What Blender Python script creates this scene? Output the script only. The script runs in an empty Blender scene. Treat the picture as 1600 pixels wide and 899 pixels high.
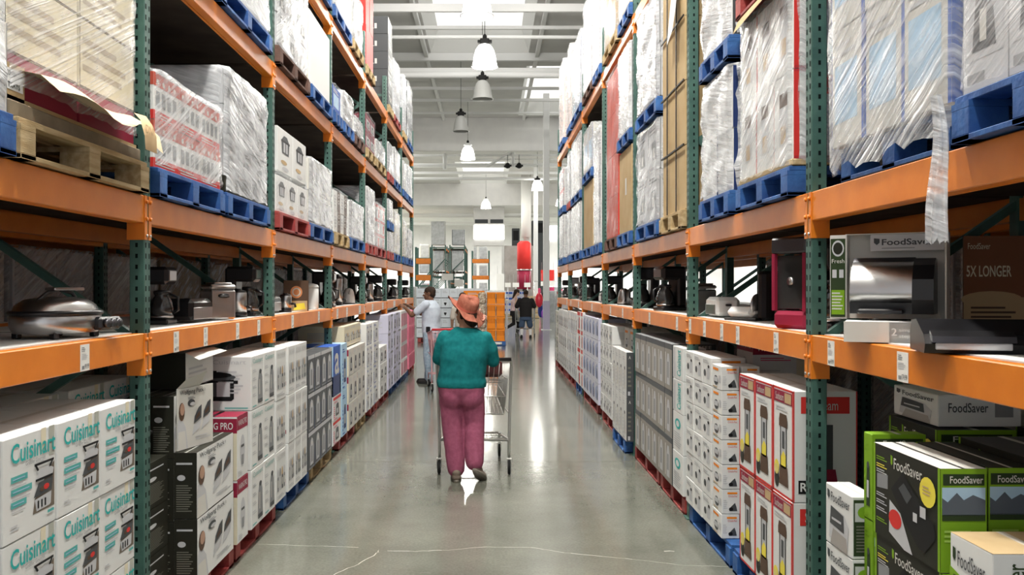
import bpy, bmesh, math, random
from mathutils import Vector, Matrix, noise
PI = math.pi
random.seed(7)
S = bpy.context.scene
COL = S.collection
# ---------------------------------------------------------------- camera
F, CX, CY, EYE = 1420.0, 764.0, 449.5, 1.68
cam = bpy.data.objects.new('camera', bpy.data.cameras.new('camera')); COL.objects.link(cam)
cam.location = (0, 0, EYE); cam.rotation_euler = (PI/2, 0, 0)
cam.data.sensor_width = 36; cam.data.lens = 36*F/1600
cam.data.shift_x = (800-CX)/1600; cam.data.clip_end = 300; cam.data.clip_start = .05
S.camera = cam
# ---------------------------------------------------------------- world, lights, exposure
S.view_settings.view_transform = 'Standard'; S.view_settings.look = 'None'
S.view_settings.gamma = 1; S.view_settings.use_curve_mapping = False
S.view_settings.exposure = 0.32
W = bpy.data.worlds.new('world'); S.world = W; W.use_nodes = True
W.node_tree.nodes['Background'].inputs[0].default_value = (.95, .97, 1, 1)
W.node_tree.nodes['Background'].inputs[1].default_value = .65
LAMP_W = 540; FAR_W = 230
def area(name, loc, rot, sx, sy, power, col=(1, 1, 1)):
    l = bpy.data.lights.new(name, 'AREA'); l.shape = 'RECTANGLE'; l.size = sx; l.size_y = sy; l.energy = power; l.color = col
    o = bpy.data.objects.new(name, l); o.location = loc; o.rotation_euler = rot; COL.objects.link(o); return o
for (x, y, sx, sy, p) in ((10, 12, 4, 16, 700), (-9, 50, 4, 14, 2200), (10, 50, 4, 14, 2200), (-13, 78, 9, 10, 6500), (13, 78, 9, 10, 6500)):
    area('side_fill_light', (x, y, 9.1 if y < 70 else 7.5), (0, 0, 0), sx, sy, p, (1, .99, .96))  # hidden fill lights, added to brighten the back wall, far end and next aisle
# ---------------------------------------------------------------- materials
MATS = {}
def mat(name, c, rough=.6, metal=0.0, c2=None, scale=8, bump=0.0, bscale=40, stretch=(1, 1, 1), emit=0, trans=0, coat=0, spec=None):
    if name in MATS: return MATS[name]
    m = bpy.data.materials.new(name); m.use_nodes = True; nt = m.node_tree; b = nt.nodes['Principled BSDF']
    b.inputs['Base Color'].default_value = (*c, 1); b.inputs['Roughness'].default_value = rough; b.inputs['Metallic'].default_value = metal
    if spec is None and rough >= .4 and not metal and 'paint' not in name: spec = .15; b.inputs['Roughness'].default_value = rough+.1
    if spec is not None: b.inputs['Specular IOR Level'].default_value = spec
    if coat: b.inputs['Coat Weight'].default_value = coat; b.inputs['Coat Roughness'].default_value = .08
    if trans: b.inputs['Transmission Weight'].default_value = trans
    if emit: b.inputs['Emission Color'].default_value = (*c, 1); b.inputs['Emission Strength'].default_value = emit
    if c2 or bump:
        tc = nt.nodes.new('ShaderNodeTexCoord'); mp = nt.nodes.new('ShaderNodeMapping'); mp.inputs['Scale'].default_value = stretch
        nt.links.new(tc.outputs['Object'], mp.inputs[0])
    if c2:
        n = nt.nodes.new('ShaderNodeTexNoise'); n.inputs['Scale'].default_value = scale; n.inputs['Detail'].default_value = 5
        nt.links.new(mp.outputs[0], n.inputs['Vector'])
        r = nt.nodes.new('ShaderNodeValToRGB'); r.color_ramp.elements[0].position = .38; r.color_ramp.elements[1].position = .66
        r.color_ramp.elements[0].color = (*c, 1); r.color_ramp.elements[1].color = (*c2, 1)
        nt.links.new(n.outputs[0], r.inputs[0]); nt.links.new(r.outputs[0], b.inputs['Base Color'])
    if bump:
        n = nt.nodes.new('ShaderNodeTexNoise'); n.inputs['Scale'].default_value = bscale; n.inputs['Detail'].default_value = 3
        nt.links.new(mp.outputs[0], n.inputs['Vector'])
        bp = nt.nodes.new('ShaderNodeBump'); bp.inputs['Strength'].default_value = bump; bp.inputs['Distance'].default_value = .01
        nt.links.new(n.outputs[0], bp.inputs['Height']); nt.links.new(bp.outputs[0], b.inputs['Normal'])
    MATS[name] = m; return m
def film(name, tint, lo, hi, ang, sc=(3, 3, 40), spec=.5):
    m = bpy.data.materials.new(name); m.use_nodes = True; nt = m.node_tree; nt.nodes.clear()
    N = nt.nodes.new; L = nt.links.new
    tc = N('ShaderNodeTexCoord'); mp = N('ShaderNodeMapping'); mp.inputs['Rotation'].default_value = (ang, ang*.8, 0); mp2 = N('ShaderNodeMapping'); mp2.inputs['Scale'].default_value = sc
    L(tc.outputs['Object'], mp.inputs[0]); L(mp.outputs[0], mp2.inputs[0])
    n1 = N('ShaderNodeTexNoise'); n1.inputs['Scale'].default_value = 1.3; n1.inputs['Detail'].default_value = 4; L(mp2.outputs[0], n1.inputs['Vector'])
    n2 = N('ShaderNodeTexNoise'); n2.inputs['Scale'].default_value = 5; n2.inputs['Detail'].default_value = 3; L(tc.outputs['Object'], n2.inputs['Vector'])
    mu = N('ShaderNodeMath'); mu.operation = 'MULTIPLY'; L(n1.outputs[0], mu.inputs[0]); L(n2.outputs[0], mu.inputs[1])
    r = N('ShaderNodeMapRange'); r.inputs['From Min'].default_value = .14; r.inputs['From Max'].default_value = .38
    r.inputs['To Min'].default_value = lo; r.inputs['To Max'].default_value = hi; L(mu.outputs[0], r.inputs['Value'])  # pale streaks in the mix stand in for highlights on the film
    p = N('ShaderNodeBsdfPrincipled'); p.inputs['Base Color'].default_value = (*tint, 1); p.inputs['Roughness'].default_value = .22; p.inputs['Specular IOR Level'].default_value = spec
    bp = N('ShaderNodeBump'); bp.inputs['Strength'].default_value = .9; bp.inputs['Distance'].default_value = .02
    L(mu.outputs[0], bp.inputs['Height']); L(bp.outputs[0], p.inputs['Normal'])
    t = N('ShaderNodeBsdfTransparent'); mx = N('ShaderNodeMixShader'); L(r.outputs[0], mx.inputs[0]); L(t.outputs[0], mx.inputs[1]); L(p.outputs[0], mx.inputs[2])
    o = N('ShaderNodeOutputMaterial'); L(mx.outputs[0], o.inputs[0]); MATS[name] = m; return m
white = mat('white_print', (.72, .73, .72), .45, bump=.05, bscale=6)
offw = mat('off_white_board', (.62, .61, .57), .6)
cream = mat('cream_board', (.72, .66, .50), .65)
lgrey = mat('light_grey_print', (.52, .53, .55), .5)
grey = mat('mid_grey_print', (.25, .26, .27), .5)
dgrey = mat('charcoal_print', (.07, .075, .08), .4)
black = mat('black_print', (.012, .012, .013), .4)
blackp = mat('black_plastic', (.012, .012, .014), .28)
teal = mat('teal_ink', (.03, .42, .40), .45)
tealbar = mat('teal_bar_ink', (.10, .42, .40), .45)
red = mat('red_print', (.62, .04, .035), .45)
brick = mat('brick_red_board', (.50, .09, .06), .6)
maroon = mat('maroon_print', (.27, .02, .05), .45)
pink = mat('pink_print', (.80, .22, .32), .5)
dpink = mat('crimson_print', (.62, .06, .16), .5)
lilac = mat('lilac_print', (.60, .60, .74), .5)
blue = mat('blue_print', (.03, .10, .42), .45)
sky = mat('pale_blue_print', (.40, .58, .75), .5)
navy = mat('navy_print', (.02, .04, .14), .45)
green = mat('lime_green_print', (.20, .38, .02), .45)
dgreen = mat('dark_green_print', (.03, .05, .02), .45)
yellow = mat('yellow_print', (.80, .68, .08), .45)
orange_p = mat('orange_plastic', (.85, .25, .02), .4)
tan = mat('tan_print', (.50, .36, .20), .6)
brown = mat('brown_print', (.10, .06, .04), .5)
olive = mat('olive_dark_print', (.022, .022, .016), .4)
skinpic = mat('portrait_print', (.45, .28, .2), .5)
kraft = mat('kraft_cardboard', (.46, .33, .17), .75, c2=(.53, .40, .23), scale=3, bump=.1, bscale=30)
kraftd = mat('grey_kraft_cardboard', (.20, .16, .11), .8, c2=(.29, .24, .17), scale=6)
wood = mat('pallet_wood', (.40, .29, .15), .75, c2=(.58, .46, .28), scale=4, stretch=(1, 8, 8), bump=.3)
bluew = mat('blue_pallet_paint', (.012, .06, .22), .6, c2=(.03, .13, .38), scale=6, bump=.3)
redw = mat('red_pallet_paint', (.26, .03, .03), .6, c2=(.38, .06, .05), scale=6, bump=.3)
brownw = mat('dark_pallet_wood', (.10, .06, .05), .7, c2=(.17, .10, .08), scale=6, bump=.3)
orange = mat('rack_orange_paint', (.66, .175, .006), .42, c2=(.74, .215, .012), scale=5, bump=.04)
rgreen = mat('rack_green_paint', (.035, .095, .078), .5, c2=(.055, .135, .11), scale=8, bump=.04)
hole = mat('rack_hole_dark', (.004, .008, .008), .9)
shade_ply = mat('shade_dark_plywood', (.035, .026, .02), .85, c2=(.06, .045, .035), scale=3)  # near-black tone stands in for shade between the shelf levels
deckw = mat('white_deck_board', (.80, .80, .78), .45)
steel = mat('brushed_steel', (.55, .55, .55), .28, 1.0, bump=.05, stretch=(1, 1, 30))
chrome = mat('chrome_wire', (.62, .62, .62), .22, 1.0)
darksteel = mat('dark_steel', (.10, .10, .11), .3, .9)
glassy = mat('smoked_glass', (.03, .03, .03), .06, 0, coat=.5)
paper = mat('price_paper', (.80, .79, .75), .6)
yelpaper = mat('manila_paper', (.85, .62, .36), .7)
wallw = mat('painted_white_wall', (.78, .77, .75), .7, c2=(.72, .71, .70), scale=1.5)
ceilm = mat('ceiling_board', (.74, .73, .71), .8, c2=(.68, .67, .66), scale=1.2)
ceill = mat('skylight_well_board', (.84, .84, .82), .7)
pipe = mat('white_pipe_paint', (.85, .85, .84), .5)
rubber = mat('black_rubber', (.015, .015, .015), .6)
filmA = film('clear_stretch_film', (.70, .72, .74), .10, .70, .55, (1.2, 1.2, 40))
filmD = film('thin_glossy_film', (.8, .8, .82), .0, .26, .7, (1.5, 1.5, 40), .35)
filmB = film('milky_stretch_film', (.68, .70, .73), .28, .85, -.3)
filmF = film('plain_milky_film', (.70, .72, .74), .5, .8, .2, (.6, .6, 1.5), .3)
filmC = film('taut_stretch_film', (.80, .80, .82), .04, .55, .5, (.5, .5, 70))
# ---------------------------------------------------------------- mesh builder
class MB:
    def __init__(s): s.v = []; s.f = []; s.m = []; s.mats = []; s.sm = []
    def mi(s, m):
        if m not in s.mats: s.mats.append(m)
        return s.mats.index(m)
    def add(s, vs, fs, m, smooth=False):
        b = len(s.v); k = s.mi(m); s.v += [tuple(p) for p in vs]
        for f in fs: s.f.append([b+i for i in f]); s.m.append(k); s.sm.append(smooth)
    def box(s, x0, x1, y0, y1, z0, z1, m, bev=0, M=None):
        c = ((x0+x1)/2, (y0+y1)/2, (z0+z1)/2); e = (abs(x1-x0)/2, abs(y1-y0)/2, abs(z1-z0)/2)
        vs = []; fs = []
        if bev <= 0:
            for sx in (-1, 1):
                for sy in (-1, 1):
                    for sz in (-1, 1): vs.append((c[0]+sx*e[0], c[1]+sy*e[1], c[2]+sz*e[2]))
            fs = [(0, 1, 3, 2), (4, 6, 7, 5), (0, 4, 5, 1), (2, 3, 7, 6), (0, 2, 6, 4), (1, 5, 7, 3)]
        else:
            bev = min(bev, min(e)*.9); ix = {}
            for sx in (-1, 1):
                for sy in (-1, 1):
                    for sz in (-1, 1):
                        sg = (sx, sy, sz)
                        for a in range(3):
                            ix[(sg, a)] = len(vs); vs.append(tuple(c[i]+sg[i]*(e[i] if i == a else e[i]-bev) for i in range(3)))
            for a in range(3):
                b, d = [i for i in range(3) if i != a]
                def sg(va, vb, vd):
                    t = [0, 0, 0]; t[a] = va; t[b] = vb; t[d] = vd; return tuple(t)
                for q in (-1, 1): fs.append([ix[(sg(q, *w), a)] for w in ((-1, -1), (1, -1), (1, 1), (-1, 1))])
                for q in (-1, 1):
                    for r in (-1, 1):
                        fs.append([ix[(sg(-1, q, r), b)], ix[(sg(1, q, r), b)], ix[(sg(1, q, r), d)], ix[(sg(-1, q, r), d)]])
            for sx in (-1, 1):
                for sy in (-1, 1):
                    for sz in (-1, 1): fs.append([ix[((sx, sy, sz), a)] for a in range(3)])
        if M is not None: vs = [tuple(M @ Vector(p)) for p in vs]
        s.add(vs, fs, m)
    def loft(s, rings, m, smooth=True, cap=True, closed=True):
        n = len(rings[0]); vs = [p for r in rings for p in r]; fs = []
        for i in range(len(rings)-1):
            for j in range(n if closed else n-1):
                k = (j+1) % n; fs.append((i*n+j, i*n+k, (i+1)*n+k, (i+1)*n+j))
        if cap and closed: fs.append(tuple(range(n))[::-1]); fs.append(tuple((len(rings)-1)*n+j for j in range(n)))
        s.add(vs, fs, m, smooth)
    def tube(s, pts, r, m, seg=8, cap=True, rs=None):
        pts = [Vector(p) for p in pts]; rings = []; up = None
        for i, p in enumerate(pts):
            t = (pts[min(i+1, len(pts)-1)]-pts[max(i-1, 0)]).normalized()
            if up is None: up = Vector((0, 0, 1)) if abs(t.z) < .9 else Vector((1, 0, 0))
            a = t.cross(up)
            if a.length < 1e-4: a = t.orthogonal()
            a.normalize(); b = a.cross(t).normalized(); up = b
            rr = rs[i] if rs else r
            rings.append([p+a*math.cos(2*PI*j/seg)*rr+b*math.sin(2*PI*j/seg)*rr for j in range(seg)])
        s.loft(rings, m, seg > 4, cap)
    def lathe(s, prof, c, m, seg=24, axis='z', cap=True, sx=1, sy=1):
        rings = []
        for (r, h) in prof:
            ring = []
            for j in range(seg):
                a = 2*PI*j/seg; u, w = r*math.cos(a)*sx, r*math.sin(a)*sy
                ring.append({'z': (c[0]+u, c[1]+w, c[2]+h), 'y': (c[0]+u, c[1]+h, c[2]+w), 'x': (c[0]+h, c[1]+u, c[2]+w)}[axis])
            rings.append(ring)
        s.loft(rings, m, True, cap)
    def prism(s, poly, a0, a1, m, axis='x', smooth=False):   # polygon in the plane normal to axis
        def P(u, w, a): return {'x': (a, u, w), 'y': (u, a, w), 'z': (u, w, a)}[axis]
        s.loft([[P(u, w, a0) for u, w in poly], [P(u, w, a1) for u, w in poly]], m, smooth)
    def ball(s, c, r, m, seg=16, rings=10, M=None):
        R = r if isinstance(r, (tuple, list)) else (r, r, r); rg = []
        for i in range(rings+1):
            t = PI*(i/rings); t = min(max(t, .02), PI-.02)
            ring = [Vector((R[0]*math.sin(t)*math.cos(2*PI*j/seg), R[1]*math.sin(t)*math.sin(2*PI*j/seg), -R[2]*math.cos(t))) for j in range(seg)]
            if M is not None: ring = [M @ p for p in ring]
            rg.append([p+Vector(c) for p in ring])
        s.loft(rg, m, True, True)
    def mesh(s, name):
        me = bpy.data.meshes.new(name); me.from_pydata(s.v, [], s.f)
        for m in s.mats: me.materials.append(m)
        me.polygons.foreach_set('material_index', s.m); me.polygons.foreach_set('use_smooth', s.sm)
        bm = bmesh.new(); bm.from_mesh(me); bmesh.ops.recalc_face_normals(bm, faces=bm.faces[:]); bm.to_mesh(me); bm.free()
        return me
    def build(s, name, parent=None, loc=None, rot=None):
        return put(name, s.mesh(name), parent, loc, rot)
def put(name, me, parent=None, loc=None, rot=None):
    o = bpy.data.objects.new(name, me); COL.objects.link(o)
    if parent: o.parent = parent
    if loc: o.location = loc
    if rot: o.rotation_euler = rot
    return o
def tag(o, label=None, cat=None, group=None, kind=None):
    if label: o['label'] = label
    if cat: o['category'] = cat
    if group: o['group'] = group
    if kind: o['kind'] = kind
    return o
def empty(name, loc=(0, 0, 0), rz=0, **k):
    o = bpy.data.objects.new(name, None); COL.objects.link(o); o.location = loc; o.rotation_euler = (0, 0, rz); o.empty_display_size = .1
    return tag(o, **k)
TX = {}
def baked(o):
    """evaluate one object alone in a scratch scene and return its mesh"""
    ts = bpy.data.scenes.new('scratch'); ts.collection.objects.link(o); vl = ts.view_layers[0]; vl.update()
    me = bpy.data.meshes.new_from_object(o.evaluated_get(vl.depsgraph)); ts.collection.objects.unlink(o); bpy.data.scenes.remove(ts); return me
def text_geo(t, bold=.0):
    if (t, bold) in TX: return TX[(t, bold)]
    c = bpy.data.curves.new('t', 'FONT'); c.body = t; c.offset = bold; c.resolution_u = 3; c.fill_mode = 'FRONT'
    o = bpy.data.objects.new('t', c); me = baked(o)
    vs = [v.co.copy() for v in me.vertices]; fs = [tuple(p.vertices) for p in me.polygons]
    bpy.data.objects.remove(o); bpy.data.curves.remove(c); bpy.data.meshes.remove(me)
    x0 = min(v.x for v in vs); x1 = max(v.x for v in vs); y0 = min(v.y for v in vs); y1 = max(v.y for v in vs)
    TX[(t, bold)] = ([((v.x-x0)/(x1-x0), (v.y-y0)/(y1-y0)) for v in vs], fs, (x1-x0)/(y1-y0)); return TX[(t, bold)]
class Face:
    """a printed face: origin, u and v edge vectors, outward normal; art in fractions of the face"""
    def __init__(s, mb, o, u, v): s.mb = mb; s.o = Vector(o); s.u = Vector(u); s.v = Vector(v); s.n = s.u.cross(s.v).normalized()
    def P(s, a, b, l=1): return s.o+s.u*a+s.v*b+s.n*(.0007*l)
    def rect(s, a0, b0, a1, b1, m, l=1): s.mb.add([s.P(a0, b0, l), s.P(a1, b0, l), s.P(a1, b1, l), s.P(a0, b1, l)], [(0, 1, 2, 3)], m)
    def poly(s, pts, m, l=2): s.mb.add([s.P(a, b, l) for a, b in pts], [tuple(range(len(pts)))], m)
    def oval(s, a, b, ra, rb, m, l=2, n=16): s.poly([(a+ra*math.cos(2*PI*i/n), b+rb*math.sin(2*PI*i/n)) for i in range(n)], m, l)
    def text(s, t, a0, b0, a1, b1, m, l=3, bold=.0, vert=False):
        g, fs, _ = text_geo(t, bold)
        if vert: vs = [s.P(a1-(a1-a0)*y, b0+(b1-b0)*x, l) for x, y in g]
        else: vs = [s.P(a0+(a1-a0)*x, b0+(b1-b0)*y, l) for x, y in g]
        s.mb.add(vs, fs, m)
    def lines(s, a0, b0, a1, b1, n, m, l=2):
        for i in range(n):
            w = a0+(a1-a0)*(.7+.3*((i*37) % 10)/10); y = b1-(b1-b0)*(i+.5)/n; t = (b1-b0)/n*.22
            s.rect(a0, y-t, w, y+t, m, l)
def carton(w, d, h, base, art=None, ends=None, top=None, bev=.003, sealed=True):
    """w along the aisle, d into the rack, h up; origin bottom centre of the front face, front looks to -Y"""
    mb = MB(); mb.box(-w/2, w/2, 0, d, 0, h, base, bev)
    if art: art(Face(mb, (-w/2, 0, 0), (w, 0, 0), (0, 0, h)))
    if ends:
        ends(Face(mb, (-w/2, d, 0), (0, -d, 0), (0, 0, h))); ends(Face(mb, (w/2, 0, 0), (0, d, 0), (0, 0, h)))
    t = Face(mb, (-w/2, 0, h), (w, 0, 0), (0, d, 0))
    if top: top(t)
    if sealed: t.rect(0, .46, 1, .54, offw if base is not kraft else cream, 1); t.rect(0, .498, 1, .502, grey, 2)
    return mb
def yL(px, D): return F*D/(CX-px)
def yR(px, D): return F*D/(px-CX)
ROT = {'L': PI/2, 'R': -PI/2}
SGN = {'L': -1, 'R': 1}
def ypx(side, px, D): return yL(px, D) if side == 'L' else yR(px, D)
SIDEW = {'L': 'left', 'R': 'right'}
ORD = ['bottom', 'second', 'third', 'fourth', 'fifth', 'sixth', 'seventh', 'eighth', 'ninth']
NTH = ['first', 'second', 'third', 'fourth', 'fifth', 'sixth', 'seventh', 'eighth', 'ninth', 'tenth']
def clone(o, parent=None):
    c = o.copy(); COL.objects.link(c); c.parent = parent
    for ch in list(o.children): clone(ch, c)
    return c
def settle(o, side, yc, D, z, dz=0):
    o.location = (SGN[side]*D, yc, z); o.rotation_euler = (0, 0, ROT[side]+dz)
# ---------------------------------------------------------------- structure
def struct(o): o['kind'] = 'structure'; return o
XW, Y0, Y1 = 24, -6, 92
def floor_mat():
    m = bpy.data.materials.new('polished_concrete'); m.use_nodes = True; nt = m.node_tree; b = nt.nodes['Principled BSDF']; N = nt.nodes.new; L = nt.links.new
    tc = N('ShaderNodeTexCoord'); n = N('ShaderNodeTexNoise'); n.inputs['Scale'].default_value = 1.1; n.inputs['Detail'].default_value = 8; n.inputs['Roughness'].default_value = .65
    L(tc.outputs['Object'], n.inputs['Vector'])
    r = N('ShaderNodeValToRGB'); r.color_ramp.elements[0].position = .32; r.color_ramp.elements[1].position = .7
    r.color_ramp.elements[0].color = (.13, .137, .112, 1); r.color_ramp.elements[1].color = (.215, .22, .185, 1)
    L(n.outputs[0], r.inputs[0])
    n2 = N('ShaderNodeTexNoise'); n2.inputs['Scale'].default_value = 60; n2.inputs['Detail'].default_value = 3; L(tc.outputs['Object'], n2.inputs['Vector'])
    mx = N('ShaderNodeMix'); mx.data_type = 'RGBA'; mx.blend_type = 'OVERLAY'; mx.inputs[0].default_value = .35
    L(r.outputs[0], mx.inputs[6]); L(n2.outputs[0], mx.inputs[7]); L(mx.outputs[2], b.inputs['Base Color'])
    rr = N('ShaderNodeMapRange'); rr.inputs['To Min'].default_value = .09; rr.inputs['To Max'].default_value = .17; L(n.outputs[0], rr.inputs['Value']); L(rr.outputs[0], b.inputs['Roughness'])
    bp = N('ShaderNodeBump'); bp.inputs['Strength'].default_value = .12; bp.inputs['Distance'].default_value = .004
    n3 = N('ShaderNodeTexNoise'); n3.inputs['Scale'].default_value = 5; L(tc.outputs['Object'], n3.inputs['Vector']); L(n3.outputs[0], bp.inputs['Height']); L(bp.outputs[0], b.inputs['Normal'])
    b.inputs['Specular IOR Level'].default_value = .5
    return m
fm = floor_mat(); joint = mat('floor_joint_filler', (.13, .13, .11), .6); crack = mat('chalky_floor_crack', (.52, .51, .46), .8)
mb = MB(); mb.add([(-XW, Y0, 0), (XW, Y0, 0), (XW, Y1, 0), (-XW, Y1, 0)], [(0, 1, 2, 3)], fm)
def strip(pts, w, m, z=.0006):
    for i in range(len(pts)-1):
        a, b = Vector((*pts[i], z)), Vector((*pts[i+1], z)); t = (b-a).normalized(); n = Vector((-t.y, t.x, 0))
        w0 = w*(.5+random.random()*.9) if m is crack else w; w1 = w0
        mb.add([a-n*w0/2, b-n*w1/2, b+n*w1/2, a+n*w0/2], [(0, 1, 2, 3)], m)
for y in (8.76, 15.0, 21.2, 27.5, 33.7, 40): strip([(-10, y), (10, y)], .009, joint)
strip([(.35, 18.5), (.35, 60)], .008, joint)
def gp(px, py): y = EYE*F/(py-CY); return ((px-CX)*y/F, y)
def jag(pts, n=5, a=.006):
    o = []
    for i in range(len(pts)-1):
        p, q = gp(*pts[i]), gp(*pts[i+1])
        for k in range(n): t = k/n; o.append((p[0]+(q[0]-p[0])*t+random.uniform(-a, a), p[1]+(q[1]-p[1])*t+random.uniform(-a, a)))
    o.append(gp(*pts[-1])); return o
strip(jag([(606, 861), (650, 862), (700, 860), (760, 855), (830, 856), (880, 864), (940, 870), (1000, 876), (1070, 884), (1140, 886)]), .006, crack)
strip(jag([(520, 899), (560, 882), (588, 866), (592, 860)]), .005, crack)
strip(jag([(405, 851), (470, 853), (560, 856)]), .004, crack)
for (px, py) in ((664, 896), (790, 886), (870, 896), (1045, 862), (760, 801)):
    x, y = gp(px, py); strip([(x-.03, y), (x+.01, y+.008), (x+.035, y-.004)], .010, joint if px != 1045 else crack)
struct(mb.build('floor'))
# ceiling with skylight wells
ZC = 9.36
def slab(mb, x0, x1, y0, y1, z, m): mb.add([(x0, y0, z), (x1, y0, z), (x1, y1, z), (x0, y1, z)], [(0, 1, 2, 3)], m)
skyl = mat('skylight_diffuser', (1, .99, .96), .5, emit=.75)
mb = MB(); holes = [(-1.9, 1.3, -4, 7), (-1.9, 1.3, 9, 29.7), (1.3, 5, 31.5, 40.5), (-2.1, 1.3, 55.5, 67)]
ys = sorted({Y0, Y1, 67.2, *[h[2] for h in holes], *[h[3] for h in holes]})
for a, b in zip(ys[:-1], ys[1:]):
    z = ZC if b <= 67.2 else 7.9
    h = [q for q in holes if q[2] <= a and q[3] >= b]
    if h: slab(mb, -XW, h[0][0], a, b, z, ceilm); slab(mb, h[0][1], XW, a, b, z, ceilm)
    else: slab(mb, -XW, XW, a, b, z, ceilm)
for (x0, x1, y0, y1) in holes:
    zt = ZC+.7
    mb.add([(x0, y0, ZC), (x0, y1, ZC), (x0+.25, y1-.3, zt), (x0+.25, y0+.3, zt)], [(0, 1, 2, 3)], ceill)
    mb.add([(x1, y0, ZC), (x1, y1, ZC), (x1-.25, y1-.3, zt), (x1-.25, y0+.3, zt)], [(0, 1, 2, 3)], ceill)
    mb.add([(x0, y0, ZC), (x1, y0, ZC), (x1-.25, y0+.3, zt), (x0+.25, y0+.3, zt)], [(0, 1, 2, 3)], ceill)
    mb.add([(x0, y1, ZC), (x1, y1, ZC), (x1-.25, y1-.3, zt), (x0+.25, y1-.3, zt)], [(0, 1, 2, 3)], ceill)
    slab(mb, x0+.25, x1-.25, y0+.3, y1-.3, zt, skyl)
struct(mb.build('ceiling'))
def beam_struct(n, x0, x1, y0, y1, z0, z1, m): mb = MB(); mb.box(x0, x1, y0, y1, z0, z1, m, .01); return struct(mb.build(n))
beam_struct('trim_1', -XW, XW, 41, 41.3, 7.85, ZC, wallw)
beam_struct('trim_2', -XW, XW, 67, 67.4, 7.75, ZC, wallw)
k = 3
for (y, z0, z1, th) in ((19.5, 8.75, 8.9, .1), (22.6, 8.55, 8.75, .1), (25.2, 8.85, 8.95, .08), (27.6, 8.15, 8.36, .22), (29.7, 9.1, ZC, .15), (31.3, 8.5, 8.6, .08), (34.5, 8.75, 8.85, .08), (38, 8.95, 9.03, .1), (16, 8.75, 8.9, .1), (12, 8.7, 8.9, .1),
                        (47, 8.75, 8.85, .12), (49, 8.2, 8.33, .1), (51, 8.05, 8.2, .16), (53.5, 8.75, 8.9, .1), (72, 7.4, 7.55, .1), (76, 7.55, 7.7, .1), (81, 7.3, 7.5, .15), (43.5, 8.85, 8.95, .1)):
    beam_struct('trim_%d' % k, -XW, XW, y, y+th, z0, z1, pipe); k += 1
# roof decking battens along the aisle
for x in (-9, -5.2, -2.1, 1.5, 5.2, 9):
    beam_struct('trim_%d' % k, x, x+.12, -5, 41, ZC-.16, ZC-.02, pipe); k += 1
mb = MB(); mb.tube([(-XW, 49, 7.55), (XW, 49, 7.55)], .08, pipe, 10); struct(mb.build('trim_%d' % k)); k += 1
mb = MB(); mb.tube([(-XW, 24.2, 8.35), (XW, 24.2, 8.35)], .05, pipe, 8); struct(mb.build('trim_%d' % k)); k += 1
mb = MB(); mb.tube([(-XW, 26.4, 7.85), (XW, 26.4, 7.85)], .09, pipe, 8); struct(mb.build('trim_%d' % k)); k += 1
def wall(n, x0, x1, y0, y1, z1, m=None): mb = MB(); mb.box(x0, x1, y0, y1, 0, z1, m or wallw, 0); return struct(mb.build(n))
wall('wall_back', -XW, XW, Y1-.2, Y1, 8.2); wall('wall_left', -XW-.2, -XW, Y0, Y1, ZC); wall('wall_right', XW, XW+.2, Y0, Y1, ZC)
for (x, y) in ((2.58, 50.2), (2.27, 36.0)):
    mb = MB(); s = .12; mb.box(x-s, x+s, y-s, y+s, 0, ZC if y < 41 else 8.7, pipe, .015); mb.box(x-.2, x+.2, y-.2, y+.2, 0, .02, pipe)
    mb.box(x-s-.012, x+s+.012, y-s-.012, y+s+.012, 0, 1.15, mat('lilac_column_guard', (.52, .48, .62), .5), .01)
    tag(mb.build('support_column'), 'white square steel column standing %s' % ('beyond the right rack end, nearer of the two' if y < 40 else 'behind the far cart shopper, farther of the two'), 'column')
# ---------------------------------------------------------------- hanging lamps
glassl = mat('prismatic_lamp_glass_lit', (1, .98, .92), .3, emit=6.0)
glassu = mat('prismatic_lamp_glass', (.62, .62, .60), .15, coat=.3)
blackl = mat('lamp_housing_black', (.02, .02, .02), .5)
def lamp(x, y, zb, r, lit, where, black_top=True, power=None):
    o = empty('pendant_lamp', (x, y, zb), label='bell-shaped %s glass lamp hanging %s' % ('glowing' if lit else 'unlit grey', where), cat='lamp', group=None)
    g = glassl if lit else glassu
    mb = MB(); mb.lathe([(r, 0), (r*1.01, .03), (r*.93, .10), (r*.86, .25), (r*.72, .40), (r*.5, .50), (r*.28, .54), (r*.26, .5), (r*.66, .37), (r*.8, .24), (r*.9, .08)], (0, 0, 0), g, 28, cap=False); mb.build('lamp_shade', o)
    mb = MB(); mb.lathe([(r*1.0, 0), (r*1.08, .005), (r*1.08, .02), (r*1.0, .03)], (0, 0, 0), pipe if lit else glassu, 28, cap=False); mb.build('rim', o)
    mb = MB(); mb.box(-.11, .11, -.11, .11, .52, .66, blackl if black_top else pipe, .02); mb.box(-.17, .17, -.06, .06, .57, .63, blackl if black_top else pipe, .01); mb.lathe([(.05, .66), (.05, .74), (.02, .78)], (0, 0, 0), blackl, 10); mb.build('ballast_housing', o)
    mb = MB(); top = ZC+(.69 if any(h[0] < x < h[1] and h[2] < y < h[3] for h in holes) else 0)-zb; mb.tube([(0, 0, .76), (0, 0, top)], .008, blackl, 5); mb.build('cable', o)
    if lit:
        l = bpy.data.lights.new('bulb', 'POINT'); l.energy = power or LAMP_W; l.shadow_soft_size = .22; l.color = (1, .97, .9)
        b = bpy.data.objects.new('bulb', l); COL.objects.link(b); b.parent = o; b.location = (0, 0, -.12)
lamp(-.23, 17.5, 6.9, .30, True, 'over the aisle, cut by the top of the picture', power=230)
lamp(-.10, 21.5, 6.9, .30, True, 'above the aisle, largest one wholly in view', power=230)
lamp(-.18, 25.2, 6.9, .28, False, 'just behind and below the big glowing lamp')
lamp(-.94, 30.4, 6.9, .26, False, 'in front of the first ceiling fascia')
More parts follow.
